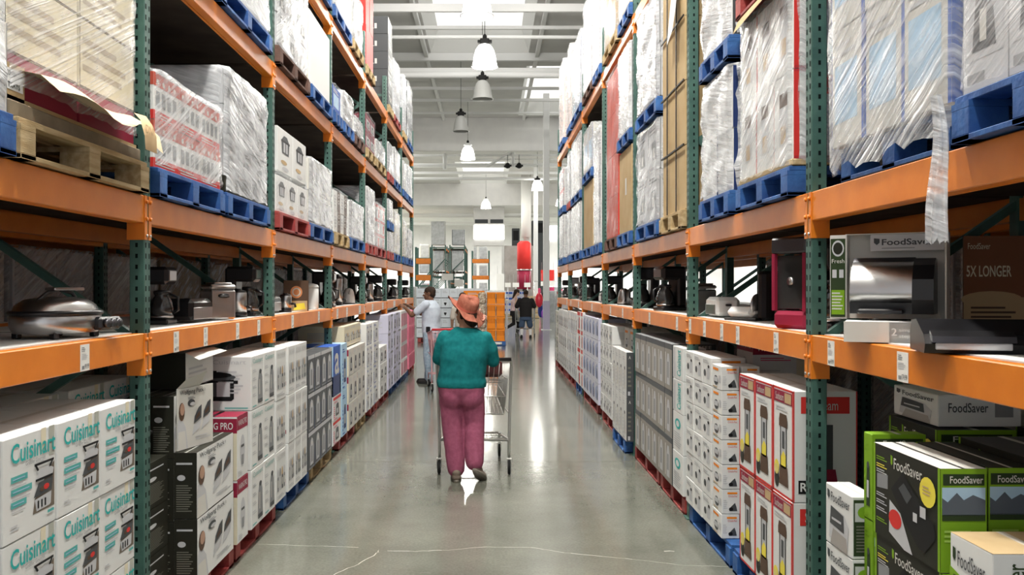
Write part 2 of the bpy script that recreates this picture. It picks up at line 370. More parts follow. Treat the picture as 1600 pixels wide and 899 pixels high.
lamp(-.86, 37.0, 6.9, .30, True, 'left of the cross truss, before the bright skylight', False, 200)
lamp(2.60, 48.8, 6.9, .32, True, 'beside the farther white column', True, 50)
lamp(-.2, 60, 6.9, .34, True, 'below the far fascia, in the picture middle', False, FAR_W)
lamp(-6.5, 50, 6.9, .34, True, 'beyond the end of the left rack', False, FAR_W)
lamp(4.6, 58, 6.9, .34, True, 'beyond the end of the right rack', False, FAR_W)
for y, w, pw in ((13.5, 'third', 330), (9.2, 'second', 620), (5.0, 'nearest', 1050), (.8, 'directly', 1150)): lamp(-.2, y, 8.2, .3, True, 'above the picture, %s over the near aisle' % w, power=pw)
# wires and truss pieces at the far ceiling
mb = MB()
for (a, b, r) in (((-3.9, 8.3), (3.9, 8.3), .05), ((-3.9, 7.85), (3.9, 7.85), .05), ((-2.2, 8.4), (-2.2, 7.6), .1), ((1.2, 8.5), (1.2, 7.75), .08), ((-.1, 7.75), (1.2, 8.5), .07), ((3.8, 8.1), (-1, 8.1), .03)):
    mb.tube([(a[0], 45.5, a[1]), (b[0], 45.5, b[1])], r, pipe, 8)
for x in (-3.9, 3.9): mb.tube([(x, 45.5, 7.85), (x, 45.5, ZC)], .04, pipe, 6)
tag(mb.build('roof_truss'), 'white tubular truss with a slanted strut hung under the far ceiling', 'truss')
for i, (px, w) in enumerate(((793, 'left'), (811, 'right'))):
    mb = MB(); x = (px-CX)*45.3/F; mb.lathe([(.05, .28), (.12, .2), (.14, .05), (.05, 0)], (x, 45.3, 7.62), blackl, 12); mb.tube([(x-.18, 45.3, 7.72), (x+.2, 45.3, 7.76)], .05, blackl, 8); mb.tube([(x, 45.3, 7.9), (x, 45.3, 8.3)], .015, blackl, 5)
    tag(mb.build('spot_light'), 'small black spotlight on the far truss, %s one' % w, 'lamp')
# ---------------------------------------------------------------- racks
DL, DR = 1.605, 1.449
PW = .076
LEV = [(1.467, .12), (2.11, .13), (3.36, .12), (4.45, .12)]
def post_mesh(h, rear=False):
    mb = MB(); w = PW/2; t = .004
    mb.box(-w, w, 0, .07, 0, h, rgreen, .004)
    if not rear:
        z = .10
        while z < h-.05:
            for sx in (-1, 1): mb.add([(sx*.020-.006, -.0008, z-.012), (sx*.020+.006, -.0008, z-.012), (sx*.020+.006, -.0008, z+.012), (sx*.020-.006, -.0008, z+.012)], [(0, 1, 2, 3)], hole)
            for sx in (-1, 1): mb.add([(sx*(w+.0008), .030, z-.010), (sx*(w+.0008), .042, z-.010), (sx*(w+.0008), .042, z+.010), (sx*(w+.0008), .030, z+.010)], [(0, 1, 2, 3)], hole)
            z += .0508
    mb.box(-.06, .06, -.02, .09, 0, .008, rgreen)
    return mb.mesh('post')
PH = 5.0
post_f, post_r = post_mesh(PH), post_mesh(PH, True)
def brace_mesh():
    mb = MB(); y0, y1 = .07, 1.0; zs = [.2, .85, 1.45, 2.1, 2.75, 3.4, 4.05, 4.7]
    for i, z in enumerate(zs[:-1]):
        a, b = (y1, y0) if i % 2 else (y0, y1)
        t = Vector((0, b-a, zs[i+1]-z)).normalized(); n = Vector((0, -t.z, t.y))
        p = Vector((0, a, z)); q = Vector((0, b, zs[i+1])); s = .018
        rg = [[p+n*s*u+Vector((v*s, 0, 0)) for u, v in ((-1, -1), (1, -1), (1, 1), (-1, 1))], [q+n*s*u+Vector((v*s, 0, 0)) for u, v in ((-1, -1), (1, -1), (1, 1), (-1, 1))]]
        mb.loft(rg, rgreen, False)
    for z in (.2, 1.45, 4.7): mb.box(-.018, .018, y0, y1, z-.02, z+.02, rgreen)
    return mb.mesh('frame_brace')
brace = brace_mesh()
BL = 2.5-PW
def beam_mesh(h):
    mb = MB(); mb.box(-BL/2, BL/2, 0, .05, -h, 0, orange, .004)
    mb.box(-BL/2, BL/2, .05, .066, -h, -.03, orange); return mb.mesh('beam')
def bracket_mesh(h, s):
    mb = MB(); x = s*BL/2; zb = -h-.078
    mb.box(min(x, x+s*.030), max(x, x+s*.030), -.004, 0, zb, -.001, orange, .001)         # plate on the post face
    mb.box(min(x, x-s*.004), max(x, x-s*.004), -.004, .08, zb, -.001, orange)
    for z in (-.03, -h+.02): mb.lathe([(.009, -.012), (.009, -.004)], (x+s*.014, 0, z), orange, 8, 'y')
    mb.lathe([(.007, -.010), (.007, -.004)], (x+s*.016, 0, zb+.02), steel, 8, 'y')
    return mb.mesh('bracket')
bm_ = {h: (beam_mesh(h), bracket_mesh(h, -1), bracket_mesh(h, 1)) for h in (.12, .13)}
def deck_mesh(m, d=1.0):
    mb = MB(); mb.box(-BL/2+.01, BL/2-.01, .055, d-.01, -.02, .004, m); return mb.mesh('deck_panel')
deck1, shade_deck = deck_mesh(deckw), deck_mesh(shade_ply)  # second one: dark panels added to block light and darken the bays beneath
TAGN = {}
def price_tag(beam, u, w, h, price=None, s=1):
    key = (w, h, price)
    if key not in TAGN:
        mb = MB(); mb.box(-w/2, w/2, -.0016, 0, 0, h, paper)
        f = Face(mb, (-w/2, -.0017, 0), (w, 0, 0), (0, 0, h))
        f.lines(.12, .72, .55, .92, 3, grey, 1); f.lines(.12, .42, .85, .66, 4, lgrey, 1); f.rect(.15, .08, .4, .2, grey, 1)
        f.text(price or '49.99', .45, .08, .94, .26, black, 1)
        TAGN[key] = mb.mesh('price_tag')
    o = put('price_tag', TAGN[key], beam, (u, -.0008, -.118)); o['label'] = 'white price card' ; return o
BEAMS = {}
def rack(name, side, D, ks, y0, levels, label, depth=1.0, flip=False, detail=True):
    r = empty(name, (SGN[side]*D, y0, 0), label=label, cat='rack', group=None)
    rz = ROT[side]+(PI if flip else 0)
    def loc(y, d, z): return (SGN[side]*d, y-y0, z)
    dd = lambda q: q if not flip else depth-q
    for k in ks:
        y = y0+2.5*k
        put('upright', post_f, r, loc(y, 0, 0) if not flip else loc(y, depth, 0), (0, 0, rz))
        o = put('upright', post_r, r, loc(y, depth, 0) if not flip else loc(y, 0, 0), (0, 0, rz+PI)); o['label'] = 'rear upright post'
        put('frame_brace', brace, r, loc(y, 0, 0), (0, 0, ROT[side]))
    for k in ks[:-1]:
        y = y0+2.5*k+1.25
        for li, (z, h) in enumerate(levels):
            b, b0, b1 = bm_[h]
            o = put('beam', b, r, loc(y, 0, z), (0, 0, ROT[side])); BEAMS.setdefault((side, k, round(z, 2), name), o)
            if detail: put('bracket', b0, o); put('bracket', b1, o)
            o = put('beam', b, r, loc(y, depth, z), (0, 0, ROT[side]+PI)); o['label'] = 'rear beam'
            if True: put('deck_panel', deck1 if z < 2 else shade_deck, r, loc(y, 0, z), (0, 0, ROT[side]))
    return r
YL0, YR0 = 4.27, 4.12
KS = list(range(-2, 7))
rack('pallet_rack', 'L', DL, KS, YL0, LEV, 'green and orange steel pallet rack along the left of the aisle')
LEVR = [(1.467, .12), (2.11, .13), (4.42, .12)]
rack('pallet_rack', 'R', DR, KS, YR0, LEVR, 'green and orange steel pallet rack along the right of the aisle')
rack('pallet_rack', 'L', DL+1.25, KS, YL0, [(1.467, .12), (2.11, .13), (3.36, .12)], 'dark pallet rack standing back to back behind the left rack', detail=False)
rack('pallet_rack', 'R', DR+1.25, KS, YR0, [(1.467, .12), (2.11, .13), (4.42, .12)], 'dark pallet rack standing back to back behind the right rack', detail=False)
# price cards: pixel column read in the photo gives the place along the beam
def tags(side, D, y0, name, lst):
    for (px, w, price) in lst:
        y = ypx(side, px, D); k = math.floor((y-y0)/2.5); b = BEAMS[(side, k, 1.47, name)]
        u = (y-(y0+2.5*k+1.25))*(1 if side == 'L' else -1)
        price_tag(b, u, w, .105, price)
tags('L', DL, YL0, 'pallet_rack', [(132, .08, '99.99'), (275, .075, '89.99'), (321, .07, '79.99'), (371, .07, None), (404, .07, None), (457, .08, None), (498, .08, None), (527, .10, None), (542, .10, None), (562, .16, None), (570, .14, None), (582, .14, None), (598, .18, None), (616, .3, None), (634, .4, None)])
tags('R', DR, YR0, 'pallet_rack', [(1299, .075, '49.99'), (1411, .085, '174.99'), (1213, .075, None), (1153, .07, None), (1128, .07, None), (1101, .07, None), (1078.5, .07, None), (1058, .07, None), (1015, .075, None), (973, .08, None), (954, .09, None), (925, .12, None), (904, .14, None), (892, .16, None), (886, .16, None)])
# ---------------------------------------------------------------- product boxes
def pic_grill(f, x0, y0, x1, y1):
    def T(pts): return [(x0+(x1-x0)*a, y0+(y1-y0)*b) for a, b in pts]
    f.poly(T([(0, 0), (1, 0), (1, .95), (.75, .8), (.1, .3)]), mat('print_brown_wash', (.17, .14, .11), .5), 1)
    f.poly(T([(.08, .28), (.85, .33), (.82, .08), (.75, .05), (.16, .03)]), lgrey, 2)
    for a in (.2, .36, .52): f.rect(x0+(x1-x0)*a, y0+(y1-y0)*.08, x0+(x1-x0)*(a+.07), y0+(y1-y0)*.24, black, 3)
    f.poly(T([(.03, .33), (.85, .35), (.92, .62), (.25, .60)]), dgrey, 3)
    f.oval(x0+(x1-x0)*.6, y0+(y1-y0)*.47, (x1-x0)*.13, (y1-y0)*.06, red, 4); f.oval(x0+(x1-x0)*.4, y0+(y1-y0)*.45, (x1-x0)*.1, (y1-y0)*.05, brown, 4)
    f.poly(T([(.10, .66), (.9, .66), (.95, .80), (.75, .88), (.3, .87)]), lgrey, 3); f.poly(T([(.10, .64), (.9, .64), (.9, .69), (.10, .69)]), black, 4)
    f.poly(T([(.18, .85), (.05, .99), (.14, .99), (.26, .86)]), black, 4); f.poly(T([(.8, .85), (.95, .99), (.86, .99), (.72, .86)]), black, 4); f.poly(T([(.05, .96), (.95, .96), (.95, 1.01), (.05, 1.01)]), black, 4)
def a_grill(f):
    f.rect(.86, .70, .97, 1, mat('print_window_wash', (.42, .43, .38), .5), 1); f.rect(.70, .78, .80, 1, cream, 1)
    f.text('Cuisinart', .14, .74, .985, .93, teal, 3, .012); f.text('Griddler Gourmet', .40, .685, .78, .725, grey, 3)
    for i, (y, x) in enumerate(((.56, .44), (.44, .52), (.32, .42))): f.rect(.14, y, x, y+.06, tealbar, 2); f.lines(.16, y-.055, x, y-.01, 2, lgrey); f.rect(.17, y+.025, x-.05, y+.035, sky, 3)
    f.lines(.14, .10, .30, .16, 2, lgrey); pic_grill(f, .54, .17, .97, .66); f.rect(.82, .12, .95, .15, tealbar, 4)
def e_grill(f): f.text('Cuisinart', .1, .7, .9, .88, teal, 3, .01); f.lines(.15, .2, .8, .6, 8, lgrey)
def a_wp(f):
    f.poly([(0, 0), (.28, 0), (.22, .35), (.12, .5), (.02, .5), (0, .4)], lgrey, 1); f.poly([(.02, .3), (.2, .3), (.24, .0), (0, 0)], offw, 2)
    f.oval(.11, .62, .08, .15, brown, 3, 14); f.oval(.12, .66, .06, .10, skinpic, 4, 14)
    f.text('Wolfgang Puck', .06, .87, .72, .97, dgrey, 3, .004); f.text('R', .74, .9, .77, .95, grey, 3)
    f.oval(.37, .74, .10, .06, dgrey, 3); f.oval(.40, .72, .07, .03, lgrey, 4); f.lines(.28, .8, .5, .85, 2, grey)
    for (a, b) in ((.40, .20), (.66, .26)):
        f.poly([(a, b), (a+.22, b+.10), (a+.26, b+.24), (a+.04, b+.16)], lgrey, 2); f.poly([(a+.04, b+.18), (a+.25, b+.26), (a+.26, b+.48), (a+.17, b+.44), (a+.06, b+.30)], dgrey, 3)
        f.poly([(a+.09, b+.24), (a+.21, b+.30), (a+.2, b+.38), (a+.1, b+.3)], brown, 4)
    f.lines(.5, .10, .95, .18, 2, lgrey)
def e_wp(f):
    f.rect(0, 0, 1, 1, olive, 1); f.oval(.32, .62, .18, .045, lgrey, 2); f.rect(.1, .82, .8, .85, lgrey, 2); f.lines(.1, .1, .85, .52, 12, mat('print_small_text', (.16, .16, .13), .5))
def t_wp(f): f.rect(0, 0, 1, 1, olive, 1); f.rect(.05, .45, .95, .48, grey, 2)
def a_pro(f): f.rect(0, .78, 1, 1, maroon, 1); f.text('WARING PRO', .1, .84, .9, .93, white, 2); f.oval(.5, .42, .22, .26, lgrey, 1); f.rect(.4, .2, .6, .36, grey, 2); f.rect(.36, .48, .64, .52, dgrey, 2); f.lines(.1, .04, .5, .13, 3, lgrey)
def e_pro(f): f.rect(0, .74, 1, .97, maroon, 1); f.text('WARING PRO', .08, .80, .92, .91, white, 2, .01); f.lines(.15, .63, .8, .70, 2, dpink); f.rect(.85, 0, 1, .74, cream, 1); f.lines(.15, .15, .7, .5, 7, lgrey)
def pic_urn(f, x0, y0, x1, y1, body=grey, top=dgrey):
    w = x1-x0; h = y1-y0
    f.poly([(x0+.1*w, y0), (x1-.1*w, y0), (x1-.02*w, y0+.12*h), (x1-.12*w, y0+.75*h), (x1-.3*w, y0+.92*h), (x0+.3*w, y0+.92*h), (x0+.12*w, y0+.75*h), (x0+.02*w, y0+.12*h)], body, 2)
    f.rect(x0+.05*w, y0, x1-.05*w, y0+.12*h, top, 3); f.oval(x0+.5*w, y0+.93*h, .25*w, .07*h, top, 3); f.rect(x0+.3*w, y0+.25*h, x0+.42*w, y0+.7*h, offw, 3)
def a_urn(f):
    f.text('Cuisinart', .12, .86, .9, .95, mat('faded_teal_ink', (.25, .45, .42), .5), 3, .005)
    for y in (.75, .6, .45, .3): f.lines(.1, y-.07, .42, y, 2, lgrey)
    pic_urn(f, .5, .08, .92, .72); f.rect(.1, .05, .4, .07, tealbar, 2)
def e_urn(f):
    f.text('Cuisinart', .3, .86, .88, .95, teal, 3, .005); f.lines(.4, .80, .8, .84, 1, grey)
    f.lines(.12, .1, .5, .6, 8, lgrey)
def e_cooker(f):
    f.text('Cuisinart', .42, .86, .92, .94, lgrey, 3); f.lines(.5, .3, .9, .75, 7, lgrey)
    f.poly([(.12, .18), (.70, .18), (.74, .22), (.74, .60), (.08, .60), (.08, .22)], black, 2); f.rect(.16, .26, .68, .52, lgrey, 3); f.rect(.34, .26, .48, .52, dgrey, 4)
    f.oval(.41, .62, .36, .07, dgrey, 3); f.oval(.41, .66, .30, .06, black, 4); f.rect(.34, .66, .48, .74, black, 4); f.rect(.02, .5, .09, .56, black, 3); f.rect(.73, .5, .80, .56, black, 3); f.rect(.6, .04, .95, .06, tealbar, 2)
def a_caps(f):
    f.text('ONE CUP BREWER', .12, .82, .92, .93, mat('pale_print_text', (.55, .55, .55), .5), 2, .005)
    for i in range(4):
        a = .10+i*.21; f.oval(a+.09, .55, .075, .11, (lgrey, grey, tan, lgrey)[i], 2); f.rect(a+.02, .22, a+.16, .5, (grey, lgrey, dgrey, grey)[i], 3); f.rect(a+.05, .3, a+.13, .44, offw, 4)
    f.lines(.1, .06, .9, .14, 2, lgrey)
def e_caps(f):
    f.oval(.5, .55, .38, .11, olive, 2); f.oval(.5, .58, .3, .07, yellow, 3); f.oval(.5, .57, .2, .05, green, 4); f.rect(.05, .2, .95, .28, maroon, 2); f.text('K1', .2, .85, .8, .95, dgrey, 2); f.lines(.1, .05, .9, .15, 3, lgrey)
def a_mug(f):
    f.rect(0, .9, 1, 1, lgrey, 1); f.poly([(.25, .12), (.75, .12), (.78, .6), (.68, .78), (.5, .84), (.32, .78), (.22, .6)], lgrey, 2); f.rect(.38, .2, .62, .62, grey, 3); f.oval(.5, .7, .1, .05, offw, 3); f.rect(.1, .03, .9, .07, grey, 2)
def e_mug(f): f.rect(0, 0, .35, .6, blue, 1); f.lines(.4, .2, .9, .8, 6, grey)
def a_bluebox(f): f.rect(0, 0, 1, .4, navy, 1); f.text('a', .2, .42, .75, .85, offw, 2, .02); f.rect(.88, 0, 1, 1, sky, 1)
def a_white(seed, acc=lgrey, pic=dgrey, band=None):
    pic = dgrey if pic is grey else pic
    def art(f):
        r = random.Random(seed)
        if band: f.rect(0, .84, 1, .96, band, 1)
        f.lines(.1, .8 if not band else .70, .6, .9 if not band else .78, 2, acc)
        a = .3+r.random()*.1; f.poly([(a, .15), (a+.4, .15), (a+.42, .3), (a+.36, .62), (a+.05, .62), (a-.02, .3)], pic, 2); f.rect(a+.08, .25, a+.3, .45, lgrey if pic is not lgrey else grey, 3); f.oval(a+.2, .63, .14, .04, dgrey, 3)
        f.lines(.06, .1, .22, .6, 6, acc); f.rect(.1, .04, .5, .07, acc, 2)
    return art
def a_spout(f): f.lines(.1, .75, .8, .9, 2, lgrey); f.oval(.3, .4, .13, .13, dgrey, 2); f.rect(.5, .2, .8, .6, lgrey, 2); f.oval(.72, .66, .1, .06, black, 3)
def a_fs_black(f):
    f.rect(0, 0, 1, 1, olive, 1); f.rect(.0, 0, .03, 1, green, 2); f.rect(.97, 0, 1, 1, green, 2)
    f.text('FoodSaver', .34, .80, .76, .92, offw, 3, .005); f.poly([(.29, .94), (.32, .93), (.32, .85), (.305, .83), (.29, .85)], green, 3)
    for (y, c) in ((.88, green), (.80, yellow), (.74, lgrey), (.48, lgrey), (.40, lgrey), (.32, lgrey), (.2, green)): f.lines(.05, y-.05, .24, y, 2, c)
    f.poly([(.06, .52), (.24, .55), (.24, .70), (.06, .68)], grey, 2); f.poly([(.26, .1), (.5, .0), (.62, .0), (.44, .36), (.27, .45)], lgrey, 2)
    f.oval(.36, .27, .10, .10, red, 3); f.poly([(.30, .58), (.48, .80), (.93, .42), (.95, .30), (.80, .10), (.70, .12), (.52, .3)], black, 4); f.poly([(.42, .62), (.5, .7), (.62, .6), (.55, .5)], dgrey, 5)
    f.rect(.64, .36, .70, .45, lgrey, 6); f.rect(.74, .44, .82, .55, lgrey, 6); f.oval(.845, .72, .11, .15, yellow, 6); f.lines(.78, .68, .9, .78, 3, tan, 7)
def e_fs_green(f):
    f.rect(0, 0, 1, 1, green, 1); f.rect(.05, .84, .95, .95, dgreen, 2); f.text('FoodSaver', .2, .86, .92, .93, offw, 3, .01)
    f.rect(.03, .62, .97, .82, sky, 2); f.poly([(.03, .55), (.97, .55), (.97, .70), (.7, .75), (.5, .70), (.35, .77), (.15, .68), (.03, .72)], mat('print_mountain', (.10, .12, .15), .5), 3); f.rect(.03, .5, .97, .56, dgreen, 3)
    f.lines(.08, .28, .9, .42, 3, mat('print_leaf_text', (.40, .60, .12), .5), 3)
def a_fs_white(f):
    f.text('FoodSaver', .22, .74, .92, .90, dgrey, 3, .006); f.poly([(.08, .92), (.17, .9), (.17, .8), (.125, .76), (.08, .8)], dgrey, 3)
    f.poly([(.14, .12), (.82, .02), (.88, .45), (.72, .62), (.2, .66)], lgrey, 2); f.poly([(.18, .36), (.72, .32), (.70, .60), (.22, .66)], dgrey, 3); f.rect(.26, .44, .62, .48, lgrey, 4)
    f.poly([(.2, .02), (.85, .02), (.8, .26), (.3, .3)], mat('print_stone', (.36, .34, .32), .5), 3)
def e_fs_white(f): f.rect(.05, .05, .95, .95, dgreen, 1); f.rect(.1, .6, .9, .9, lgrey, 2); f.oval(.5, .75, .3, .1, green, 3); f.lines(.15, .1, .85, .55, 9, mat('print_small_text', (.16, .16, .13), .5), 2)
def a_fs_roll(f):
    f.text('FoodSaver', .2, .66, .85, .84, dgrey, 3, .006); f.poly([(.08, .86), (.15, .85), (.15, .74), (.115, .7), (.08, .74)], dgreen, 3)
    f.poly([(.0, .62), (.0, .42), (.95, .32), (.95, .42)], green, 2); f.oval(.5, .15, .22, .18, brown, 2); f.lines(.1, .46, .8, .56, 2, dgreen, 3)
def e_fs_roll(f): f.text('FoodSaver', .12, .1, .3, .9, dgreen, 3, .006, True); f.rect(.4, .1, .9, .9, lgrey, 2); f.rect(.5, .2, .8, .6, dgrey, 3)
def a_pop(f):
    for (a, b, c, d) in ((0, 0, .05, 1), (.95, 0, 1, 1), (0, 0, 1, .02), (0, .98, 1, 1)): f.rect(a, b, c, d, red, 1)
    f.rect(.05, .86, .95, .97, maroon, 2); f.text('Sunbeam', .14, .88, .55, .95, offw, 3); f.rect(.6, .87, .92, .96, tan, 3); f.lines(.15, .78, .8, .83, 2, lgrey)
    f.poly([(.32, .70), (.36, .76), (.70, .76), (.74, .70), (.74, .64), (.32, .64)], brown, 3); f.rect(.38, .28, .70, .64, lgrey, 2); f.rect(.38, .28, .42, .64, black, 3); f.rect(.66, .28, .70, .64, black, 3)
    f.rect(.48, .44, .60, .6, dgrey, 3); f.poly([(.40, .26), (.68, .26), (.66, .38), (.54, .42), (.42, .36)], yellow, 3); f.poly([(.32, .10), (.78, .10), (.74, .28), (.36, .28)], brown, 3)
    f.oval(.20, .24, .12, .07, yellow, 3); f.oval(.2, .14, .12, .09, olive, 2); f.oval(.2, .22, .10, .05, mat('print_popcorn', (.7, .62, .2), .5), 4)
def e_pop(f):
    f.rect(0, 0, .02, 1, red, 1); f.rect(.98, 0, 1, 1, red, 1); f.rect(.12, .80, .88, .95, red, 2); f.text('Sunbeam', .2, .83, .7, .92, offw, 3)
    f.rect(.45, .3, .62, .70, dgrey, 2); f.poly([(.3, .16), (.7, .16), (.66, .3), (.36, .3)], maroon, 2); f.rect(.08, .08, .26, .20, black, 3); f.text('R', .11, .1, .22, .18, white, 4, .02)
def a_crock(f): f.rect(.12, .78, .7, .88, orange_p, 2); f.rect(.75, .3, .95, .6, lgrey, 2); f.oval(.45, .36, .24, .20, dgrey, 2); f.rect(.25, .3, .65, .5, lgrey, 3); f.rect(.1, .06, .6, .10, tan, 2)
def e_crock(f): f.rect(.3, .82, .85, .90, orange_p, 2); f.text('Crock-Pot', .35, .70, .85, .78, red, 3); f.poly([(.4, .12), (.85, .12), (.8, .3), (.72, .46), (.5, .3)], dgrey, 2); f.oval(.5, .2, .12, .08, black, 3); f.lines(.08, .2, .32, .6, 5, lgrey)
def a_tall(f):
    f.rect(0, .88, 1, 1, dgrey, 1); f.rect(0, 0, 1, .88, mat('print_taupe', (.30, .28, .25), .5), 1); f.poly([(.3, .1), (.7, .1), (.72, .6), (.6, .78), (.4, .78), (.28, .6)], lgrey, 2); f.rect(.4, .25, .58, .6, grey, 3); f.rect(.08, .1, .18, .8, offw, 2)
def e_tall(f): f.rect(0, 0, 1, 1, dgrey, 1); f.text('MR. COFFEE', .1, .9, .9, .97, offw, 2, .01); f.rect(.2, .2, .7, .7, black, 2)
def a_vert(f): f.text('Cuisinart', .42, .12, .80, .92, teal, 2, .01, True); f.rect(.1, .05, .25, .95, lgrey, 2)
def e_vert(f): f.text('Cuisinart', .35, .12, .66, .92, teal, 2, .01, True); f.lines(.75, .1, .95, .8, 7, lgrey)
def a_o(f): f.oval(.5, .72, .28, .13, teal, 2); f.oval(.5, .72, .16, .08, white, 3); f.lines(.1, .1, .9, .5, 7, lgrey)
def e_dark(f): f.rect(0, 0, 1, 1, dgrey, 1); f.rect(.2, .03, .5, .12, lgrey, 2); f.text('A', .3, .85, .6, .92, offw, 2); f.lines(.2, .2, .7, .7, 5, mat('print_small_text', (.16, .16, .13), .5), 2)
def e_bluelab(f): f.rect(.1, .55, .8, .78, blue, 2); f.lines(.1, .1, .9, .4, 4, lgrey)
def e_plain(f): f.lines(.2, .3, .8, .7, 5, lgrey)
def a_drop(f): f.rect(0, .0, 1, 1, mat('print_pale_lilac', (.66, .68, .76), .5), 1); f.oval(.3, .5, .2, .3, mat('print_blue_haze', (.35, .42, .62), .5), 2); f.poly([(.55, .2), (.8, .2), (.82, .5), (.74, .7), (.6, .7)], navy, 3); f.oval(.66, .8, .08, .1, blue, 3)
def a_redphoto(f): f.rect(0, .8, 1, 1, red, 1); f.rect(.1, .1, .5, .6, lgrey, 2); f.rect(.62, .1, .9, .7, red, 2)
def a_pinkstripe(f):
    for i in range(4): f.rect(.06+.24*i, .08, .20+.24*i, .85, dpink if i % 2 else pink, 2)
def a_lilacpic(f): f.rect(0, .88, 1, 1, grey, 1); f.rect(.15, .1, .5, .75, lilac, 2); f.rect(.55, .1, .9, .75, lgrey, 2); f.rect(.25, .2, .42, .6, dgrey, 3)
def posts(side): return [(YL0 if side == 'L' else YR0)+2.5*k for k in KS]
def fit(side, ya, yb, g=.043):
    """the run ya..yb with the rack posts taken out"""
    segs = [(ya, yb)]
    for p in posts(side):
        out = []
        for a, b in segs:
            if p+g <= a or p-g >= b: out.append((a, b)); continue
            if p-g-a > .13: out.append((a, p-g))
            if b-p-g > .13: out.append((p+g, b))
        segs = out
    return segs or [(ya, yb)]
def biggest(side, ya, yb): return max(fit(side, ya, yb), key=lambda s: s[1]-s[0])
def stack(side, D, px0, px1, z0, zt, rows, cols, base, art, ends, depth, desc, group, name='product_box', top=None, skip=(), jit=.006, mix=None, whole=False):
    """cartons filling the run between two pixel columns of the photo's row front"""
    ya, yb = sorted((ypx(side, px0, D), ypx(side, px1, D))); h = (zt-z0)/rows; segs = [(ya, yb)] if whole else fit(side, ya, yb); tot = sum(b-a for a, b in segs)
    left = cols; c0 = 0; meshes = {}
    for si, (y0, y1) in enumerate(segs):
        nc = left if si == len(segs)-1 else min(max(1 if cols > 1 else 0, round(cols*(y1-y0)/tot)), left)
        if nc < 1: continue
        left -= nc; w = (y1-y0)/nc
        me = carton(w-.006, depth, h-.003, base, art, ends, top).mesh(name)
        me2 = carton(w-.006, depth, h-.003, base, mix, ends, top).mesh(name) if mix else me
        for c in range(nc):
            cc = c0+c
            for r in range(rows):
                if (r, cc) in skip: continue
                o = put(name, me2 if (mix and (cc+r) % 2) else me)
                settle(o, side, y0+w*(c+.5), D+random.uniform(0, jit), z0+h*r)
                rn = ('single' if rows == 1 else 'top' if r == rows-1 else ORD[r]); cn = ('only' if cols == 1 else 'farthest' if cc == cols-1 else 'nearest' if cc == 0 else NTH[cc]+' from near end')
                tag(o, '%s, %s side%s%s' % (desc, SIDEW[side], '' if rows == 1 else ', '+rn+' row', '' if cols == 1 else ', '+cn), 'box', group)
        c0 += nc
# pallets --------------------------------------------------------------
def pallet_meshes(w, d, m, h=.14):
    t = .022; top = MB(); bot = MB(); sts = []
    n = 7
    for i in range(n):
        a = d*i/n+.01; top.box(-w/2, w/2, a, a+d/n-.035, h-t, h, m, .002)
    for a in (0, d/2-.05, d-.1): bot.box(-w/2, w/2, a, a+.1, 0, t*.8, m, .002)
    for a in (-w/2, -.05, w/2-.1): bot.box(a, a+.1, 0, d, 0, t*.8-.001, m)
    for x in (-w/2+.0, -.05, w/2-.10):
        st = MB(); sts.append(st); st.box(x, x+.10, 0, d, h-t-.02, h-t, m)
        for a in (0, d/2-.06, d-.12): st.box(x, x+.10, a, a+.12, t*.8, h-t-.02, m, .002)
    return [top.mesh('top_deck'), bot.mesh('bottom_deck')]+[q.mesh('block_row') for q in sts]
PALN = {bluew: 'blue', redw: 'dark red', wood: 'pale wood', brownw: 'dark wood'}
def pallet(side, D, ya, yb, z, m, where, group, d=1.0):
    w = abs(yb-ya); o = empty('pallet'); settle(o, side, (ya+yb)/2, D, z)
    for me in pallet_meshes(w, d, m): put(me.name.split('.')[0], me, o)
    tag(o, '%s pallet %s' % (PALN[m], where), 'pallet', group); return o
GF = 'pallets standing on the floor under the racks'
for (side, px0, px1, m, wh) in (('L', -60, 212, redw, 'under the nearest left floor boxes'), ('L', 275, 366, redw, 'under the black waffle maker boxes'), ('L', 368, 431, redw, 'under the percolator boxes'),
        ('L', 434, 483, bluew, 'under the left brewer boxes'), ('L', 485, 518, wood, 'under the charcoal tumbler boxes'), ('L', 520, 554, redw, 'under the blue and red boxes'), ('L', 556, 571, wood, 'between two red ones on the left floor'),
        ('L', 573, 590, redw, 'under the boxes with blue labels'), ('L', 591, 607, redw, 'under the short white boxes beyond the blue labels'), ('L', 608, 627, bluew, 'under the lilac boxes'), ('L', 628, 638, bluew, 'under the pink striped boxes'), ('L', 639, 647, redw, 'at the far end of the left floor row'),
        ('R', 1330, 1640, bluew, 'under the green vacuum sealer boxes'), ('R', 1144, 1212, bluew, 'under the popcorn machine boxes'), ('R', 1077, 1141, bluew, 'under the small slow cooker boxes'), ('R', 1032, 1075, redw, 'under the vertical teal lettering boxes'), ('R', 992, 1030, redw, 'under the charcoal coffee maker boxes'),
        ('R', 957, 979, bluew, 'under the white boxes with black ends'), ('R', 936, 960, redw, 'under the kettle boxes'), ('R', 912, 934, redw, 'under the hazy lilac boxes'), ('R', 900, 911, bluew, 'under the boxes with red photos'), ('R', 882, 899, redw, 'under the far thin white boxes'), ('R', 868, 881, redw, 'near the end of the right floor row')):
    D = 1.545 if side == 'L' else 1.37 if px0 == 957 else 1.44
    a, b = sorted((ypx(side, px0, D), ypx(side, px1, D))); sg = [q for q in fit(side, a+.01, b-.01, .065) if q[1]-q[0] > .35]
    for i, (a, b) in enumerate(sg): pallet(side, D, a, b, 0, m, wh+('' if i == 0 else ', the farther piece'), GF, .95)
FL, FR = 1.56, 1.42
Z0 = .143
stack('L', FL, 5, 212, Z0, 1.19, 3, 3, white, a_grill, e_grill, .42, 'white grill carton with teal lettering', 'teal lettered grill cartons')
